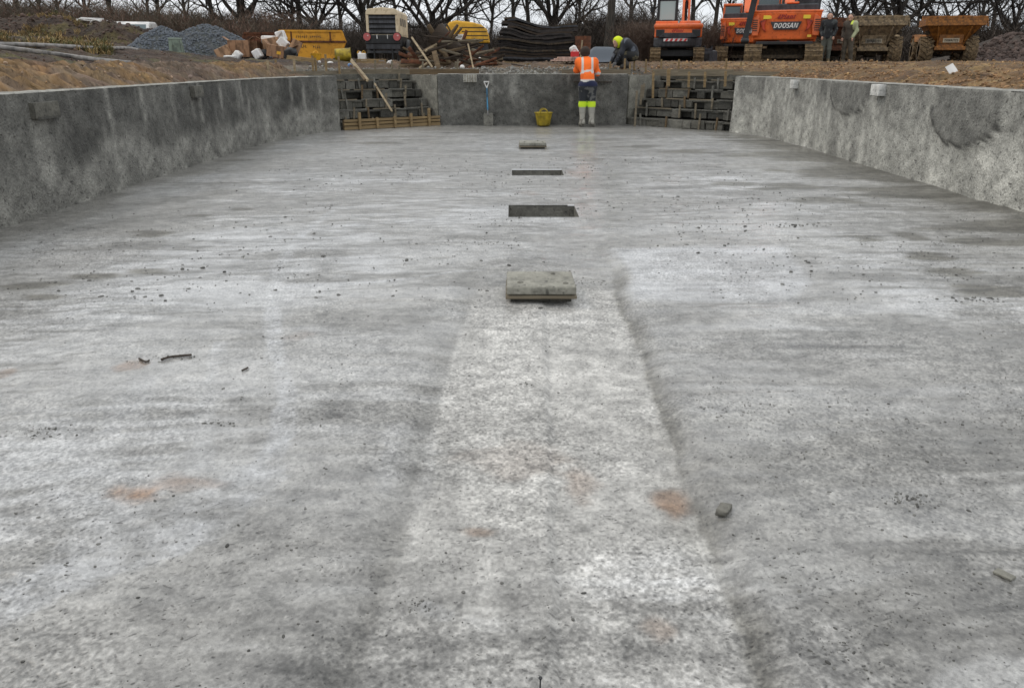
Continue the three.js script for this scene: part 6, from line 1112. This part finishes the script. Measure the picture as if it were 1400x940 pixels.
// ================================================================== bare winter trees, thicket and dry grass
function growTree(seed, o) {
  const r = rng(seed), sets = [{ p: [], i: [] }, { p: [], i: [] }];
  const A = V(), B = V();
  function ring(set, c, dir, rad, n) {
    A.set(Math.abs(dir.y) > 0.9 ? 1 : 0, Math.abs(dir.y) > 0.9 ? 0 : 1, 0).cross(dir).normalize(); B.crossVectors(dir, A);
    const s = set.p.length / 3; for (let k = 0; k < n; k++) { const a = k / n * 6.2832, x = Math.cos(a) * rad, y = Math.sin(a) * rad; set.p.push(c.x + A.x * x + B.x * y, c.y + A.y * x + B.y * y, c.z + A.z * x + B.z * y); } return s;
  }
  const SEG = [7, 7, 5, 3, 2], SIDES = [9, 7, 5, 3, 3], KIDS = o.kids ?? [0, 8, 7, 6, 0];
  function limb(p, dir, len, rad, lv) {
    const set = sets[lv < 2 ? 0 : 1], n = SEG[lv], sides = SIDES[lv], pts = []; let q = p.clone(), d = dir.clone(), last = -1;
    for (let k = 0; k <= n; k++) {
      const u = k / n, rr = rad * (lv === 0 ? 1 - 0.38 * u + 0.5 * Math.pow(1 - u, 8) : 1 - 0.78 * u), s = ring(set, q, d, Math.max(rr, 0.0035), sides);
      if (last >= 0) for (let m = 0; m < sides; m++) { const m2 = (m + 1) % sides; set.i.push(last + m, last + m2, s + m, s + m, last + m2, s + m2); }
      last = s; pts.push([q.clone(), d.clone(), rr]);
      const w = [0.1, 0.3, 0.38, 0.42, 0.45][lv]; d.x += (r() - 0.5) * w; d.z += (r() - 0.5) * w; d.y += (r() - 0.5) * w + [0, 0.05, 0.04, 0.02, -0.01][lv]; d.normalize(); q.addScaledVector(d, len / n);
    }
    if (lv === 4) return;
    const count = lv === 0 ? o.limbs : KIDS[lv];
    for (let k = 0; k < count; k++) {
      const u = lv === 0 ? 0.45 + 0.55 * (k + 0.5 * r()) / count : 0.18 + 0.82 * (k + r()) / count, f = Math.min(n - 1e-3, u * n), a = Math.floor(f), [pa, da, ra] = pts[a], pb = pts[a + 1][0];
      const at = pa.clone().lerp(pb, f - a), az = k * 2.4 + r() * 1.4, sp = lv === 0 ? o.spread * (0.75 + 0.5 * r()) : 0.6 + 0.5 * r();
      A.set(1, 0, 0); if (Math.abs(da.x) > 0.9) A.set(0, 0, 1); const s1 = V().crossVectors(da, A).normalize(), s2 = V().crossVectors(da, s1);
      const nd = da.clone().multiplyScalar(Math.cos(sp)).addScaledVector(s1, Math.sin(sp) * Math.cos(az)).addScaledVector(s2, Math.sin(sp) * Math.sin(az)).normalize(); if (lv === 0) nd.y = Math.max(nd.y, 0.12);
      limb(at, nd, len * (lv === 0 ? o.limbLen * (0.75 + 0.5 * r()) : (0.62 - 0.22 * u) * (0.8 + 0.5 * r())), ra * (lv === 0 ? 0.62 : 0.5 + 0.15 * r()), lv + 1);
    }
  }
  limb(V(0, -0.2, 0), V((r() - 0.5) * (o.lean ?? 0.12), 1, (r() - 0.5) * 0.12).normalize(), o.trunk, o.rad, 0);
  return sets.map(s => { const g = new THREE.BufferGeometry(); g.setAttribute('position', new THREE.Float32BufferAttribute(s.p, 3)); g.setIndex(s.i); g.computeVertexNormals(); const uv = new Float32Array(s.p.length / 3 * 2); for (let k = 0; k < uv.length / 2; k++) { uv[k * 2] = s.p[k * 3] + s.p[k * 3 + 2]; uv[k * 2 + 1] = s.p[k * 3 + 1] * 0.4; } g.setAttribute('uv', new THREE.BufferAttribute(uv, 2)); return g; });
}
const kinds = {
  oak: [growTree(11, { trunk: 3.4, rad: 0.3, limbs: 7, limbLen: 1.5, spread: 0.85 }), growTree(12, { trunk: 3.0, rad: 0.28, limbs: 7, limbLen: 1.6, spread: 0.95 }), growTree(16, { trunk: 3.8, rad: 0.32, limbs: 6, limbLen: 1.4, spread: 0.8, lean: 0.4 })],
  slim: [growTree(13, { trunk: 6.5, rad: 0.15, limbs: 9, limbLen: 0.5, spread: 0.7, kids: [0, 7, 6, 5, 0] }), growTree(14, { trunk: 5.5, rad: 0.12, limbs: 10, limbLen: 0.55, spread: 0.8, kids: [0, 6, 6, 5, 0] }), growTree(15, { trunk: 7, rad: 0.17, limbs: 10, limbLen: 0.5, spread: 0.6, kids: [0, 7, 6, 5, 0] })],
};
function tree(kind, n, px, depth, scale, turn, label, group) {
  const [a, b] = kinds[kind][n], p = P(px, 80, depth), t = thing('bare_tree', label, 'tree', [p.x, gy(p.x, p.z) - 0.05, p.z], turn, group); t.scale.setScalar(scale);
  const m = kind === 'oak' ? M.bark : M.barkPale;
  for (const [nm, g, mm] of [['trunk', a, m], ['crown', b, m]]) { const o = new THREE.Mesh(g, mm); o.name = nm; place(o, t); }
}
const near = 'bare spreading tree';
for (const [n, px, d, s, turn, label] of [
  [0, 336, 50, 1.0, 0.4, 'thick bare spreading tree behind the broad gravel heap'], [1, 592, 48, 1.0, 2.2, 'bare low forking tree behind the yellow ribbed compressor'], [0, 757, 50, 0.95, 3.6, 'bare spreading tree above the sagging sheet stack'],
  [2, 1222, 50, 0.95, 1.0, 'thick bare tree behind the mud caked dumper'], [1, 1290, 52, 0.9, 4.4, 'bare forking tree behind the orange dumper'], [2, 505, 54, 1.0, 5.2, 'bare tree leaning behind the cream compressor'], [1, 432, 55, 0.95, 0.9, 'bare tree behind the yellow skip, wider of the group'],
  [0, 1165, 56, 1.0, 5.6, 'bare tree with low limbs behind the rusty dumper'], [0, 1378, 48, 0.75, 2.5, 'bare tree on the dark spoil heap']]) tree('oak', n, px, d, s, turn, label);
tree('slim', 0, 830, 45, 1.5, 0.6, 'tall straight bare tree trunk beside the crouching person');
for (const [n, px, d, s, turn, i] of [[1, 400, 57, 1.1, 1], [2, 412, 58, 1.2, 2], [0, 470, 60, 1, 3], [1, 548, 60, 1.1, 4], [2, 640, 60, 1, 5], [1, 668, 62, 1.1, 1.5], [0, 702, 60, 1.1, 2.4], [2, 724, 64, 1.1, 0.5], [1, 792, 60, 1, 3.1], [0, 862, 58, 1.1, 4.4], [1, 884, 60, 1, 1.2], [2, 946, 60, 1.1, 5.1], [0, 972, 56, 1.1, 0.2], [1, 986, 60, 1, 2], [2, 1135, 62, 1, 4], [1, 1250, 62, 1, 3], [0, 1330, 60, 1, 1], [2, 1352, 62, 1, 5]].map((q, i) => [...q, i])) tree('slim', n, px, d, s, turn, `slim bare tree in the row behind the machines, ${ORD[i]} from the yellow skip`, 'slim bare trees behind the machines');
for (const [n, px, d, s, turn, i] of [[0, -20, 50, 0.9, 1], [1, 30, 52, 1, 2], [2, 62, 54, 0.9, 3], [1, 95, 52, 1, 4], [0, 130, 56, 1, 5], [2, 165, 58, 1, 0.3], [1, 205, 54, 1, 1.4], [0, 225, 60, 1, 2.5], [1, 262, 58, 1.1, 3.6], [2, 300, 60, 1.1, 0.8]].map((q, i) => [...q, i])) tree('slim', n, px, d, s, turn, `slim bare tree of the wood behind the mound, ${ORD[9 - i]} from the gravel heaps`, 'slim bare trees of the wood');
{ // the wood and hedge beyond: tangled stems that read as one mass
  const r = rng(801), out = { p: [], i: [] };
  const stick = (a, b, ra, rb) => { const s = out.p.length / 3; for (const [q, w] of [[a, ra], [b, rb]]) for (let k = 0; k < 3; k++) { const t = k * 2.094; out.p.push(q[0] + Math.cos(t) * w, q[1], q[2] + Math.sin(t) * w); } for (let k = 0; k < 3; k++) { const m = (k + 1) % 3; out.i.push(s + k, s + 3 + k, s + m, s + m, s + 3 + k, s + 3 + m); } };
  for (let k = 0; k < 46; k++) {
    const x = (r() - 0.5) * 0.9, z = (r() - 0.5) * 0.9, lx = (r() - 0.5) * 0.9, lz = (r() - 0.5) * 0.9, h = 0.55 + 0.5 * r(); let a = [x, 0, z];
    for (let s = 1; s <= 3; s++) { const u = s / 3, b = [x + lx * u * u + (r() - 0.5) * 0.06, h * u, z + lz * u * u]; stick(a, b, 0.009 * (1.15 - u * 0.7), 0.009 * (0.8 - u * 0.6)); for (let q = 0; q < 4; q++) stick(b, [b[0] + (r() - 0.5) * 0.4, b[1] + (r() - 0.25) * 0.3, b[2] + (r() - 0.5) * 0.4], 0.0042, 0.002); a = b; }
  }
  const g = new THREE.BufferGeometry(); g.setAttribute('position', new THREE.Float32BufferAttribute(out.p, 3)); g.setIndex(out.i); g.computeVertexNormals();
  const woods = [], hedge = [];
  for (let i = 0; i < 700; i++) { const px = -160 + 560 * r(), d = 44 + 34 * r(), p = P(px, 84, d), s = 1.8 + 1.5 * r() - sm(100, 420, px) * 0.7; const c = 0.55 + 0.7 * r(), red = r() > 0.6 ? 1.35 : 1; woods.push([p.x, gy(p.x, p.z) - 0.1, p.z, 0, r() * 6, 0, s * 1.15, s, s * 1.15, [0.13 * c * red, 0.105 * c, 0.075 * c]]); }
  for (let i = 0; i < 620; i++) { const px = 330 + 1230 * r(), d = 46 + 22 * r(), p = P(px, 84, d), s = (1.3 + 1.3 * r()) * (px > 780 && px < 900 ? 1.25 : px > 600 && px < 800 ? 0.85 : 1); const c = 0.55 + 0.7 * r(); hedge.push([p.x, gy(p.x, p.z) - 0.1, p.z, 0, r() * 6, 0, s * 1.3, s, s * 1.3, [0.095 * c, 0.075 * c, 0.06 * c]]); }
  for (let i = 0; i < 90; i++) { const px = 866 + 28 * r() + (r() > 0.7 ? 90 : 0), d = 40.5 + 3 * r(), p = P(px, 84, d), s = 1.1 + 0.7 * r(); hedge.push([p.x, gy(p.x, p.z) - 0.1, p.z, 0, r() * 6, 0, s, s, s, [0.11, 0.075, 0.055]]); }
  instanced('wood_thicket', g, mat(1, 1, 1, 0.95), woods, 'dark brown winter wood rising behind the grassy mound', 'wood');
  instanced('hedge_thicket', g, mat(1, 1, 1, 0.95), hedge, 'tangled brown hedge growing behind the machines', 'hedge');
}
{ // dry grass on the mound
  const r = rng(821), v = [];
  for (let k = 0; k < 22; k++) { const a = r() * 6.28, x = (r() - 0.5) * 0.16, z = (r() - 0.5) * 0.16, h = 0.05 + 0.1 * r(), lx = Math.cos(a) * h * 0.7, lz = Math.sin(a) * h * 0.7, w = 0.006, cx = -Math.sin(a) * w, cz = Math.cos(a) * w; v.push(x - cx, 0, z - cz, x + cx, 0, z + cz, x + lx * 0.35 + cx, h * 0.75, z + lz * 0.35 + cz, x - cx, 0, z - cz, x + lx * 0.35 + cx, h * 0.75, z + lz * 0.35 + cz, x + lx * 0.35 - cx, h * 0.75, z + lz * 0.35 - cz, x + lx * 0.35 - cx, h * 0.75, z + lz * 0.35 - cz, x + lx * 0.35 + cx, h * 0.75, z + lz * 0.35 + cz, x + lx, h, z + lz); }
  const g = new THREE.BufferGeometry(); g.setAttribute('position', new THREE.Float32BufferAttribute(v, 3)); g.computeVertexNormals(); const list = [];
  for (let i = 0; i < 5200; i++) { const px = -60 + 230 * r(), d = 14 + 17 * r(), p = P(px, 70, d), dn = fbm(p.x * 0.8, p.z * 0.8, 4, 823), zone = d < 20 ? 0.9 : d < 26 ? 0.2 : 0.55; if (r() > sm(0.46, 0.6, dn) * zone) continue; if (px > 150 - (d < 20 ? 0 : 20)) continue; const c = 0.6 + 0.7 * r(), gr = r() > 0.65 ? 1 : 0; list.push([p.x, gy(p.x, p.z) - 0.01, p.z, (r() - 0.5) * 0.3, r() * 6, (r() - 0.5) * 0.3, 0.8 + 0.7 * r(), 0.7 + 0.6 * r(), 0.8 + 0.7 * r(), [lerp(0.27, 0.12, gr) * c, lerp(0.185, 0.115, gr) * c, lerp(0.075, 0.045, gr) * c]]); }
  instanced('dry_grass', g, new THREE.MeshStandardMaterial({ color: 0xffffff, roughness: 0.9, side: THREE.DoubleSide }), list, 'dry yellow grass growing over the mound', 'grass');
}

renderer.render(scene, camera);
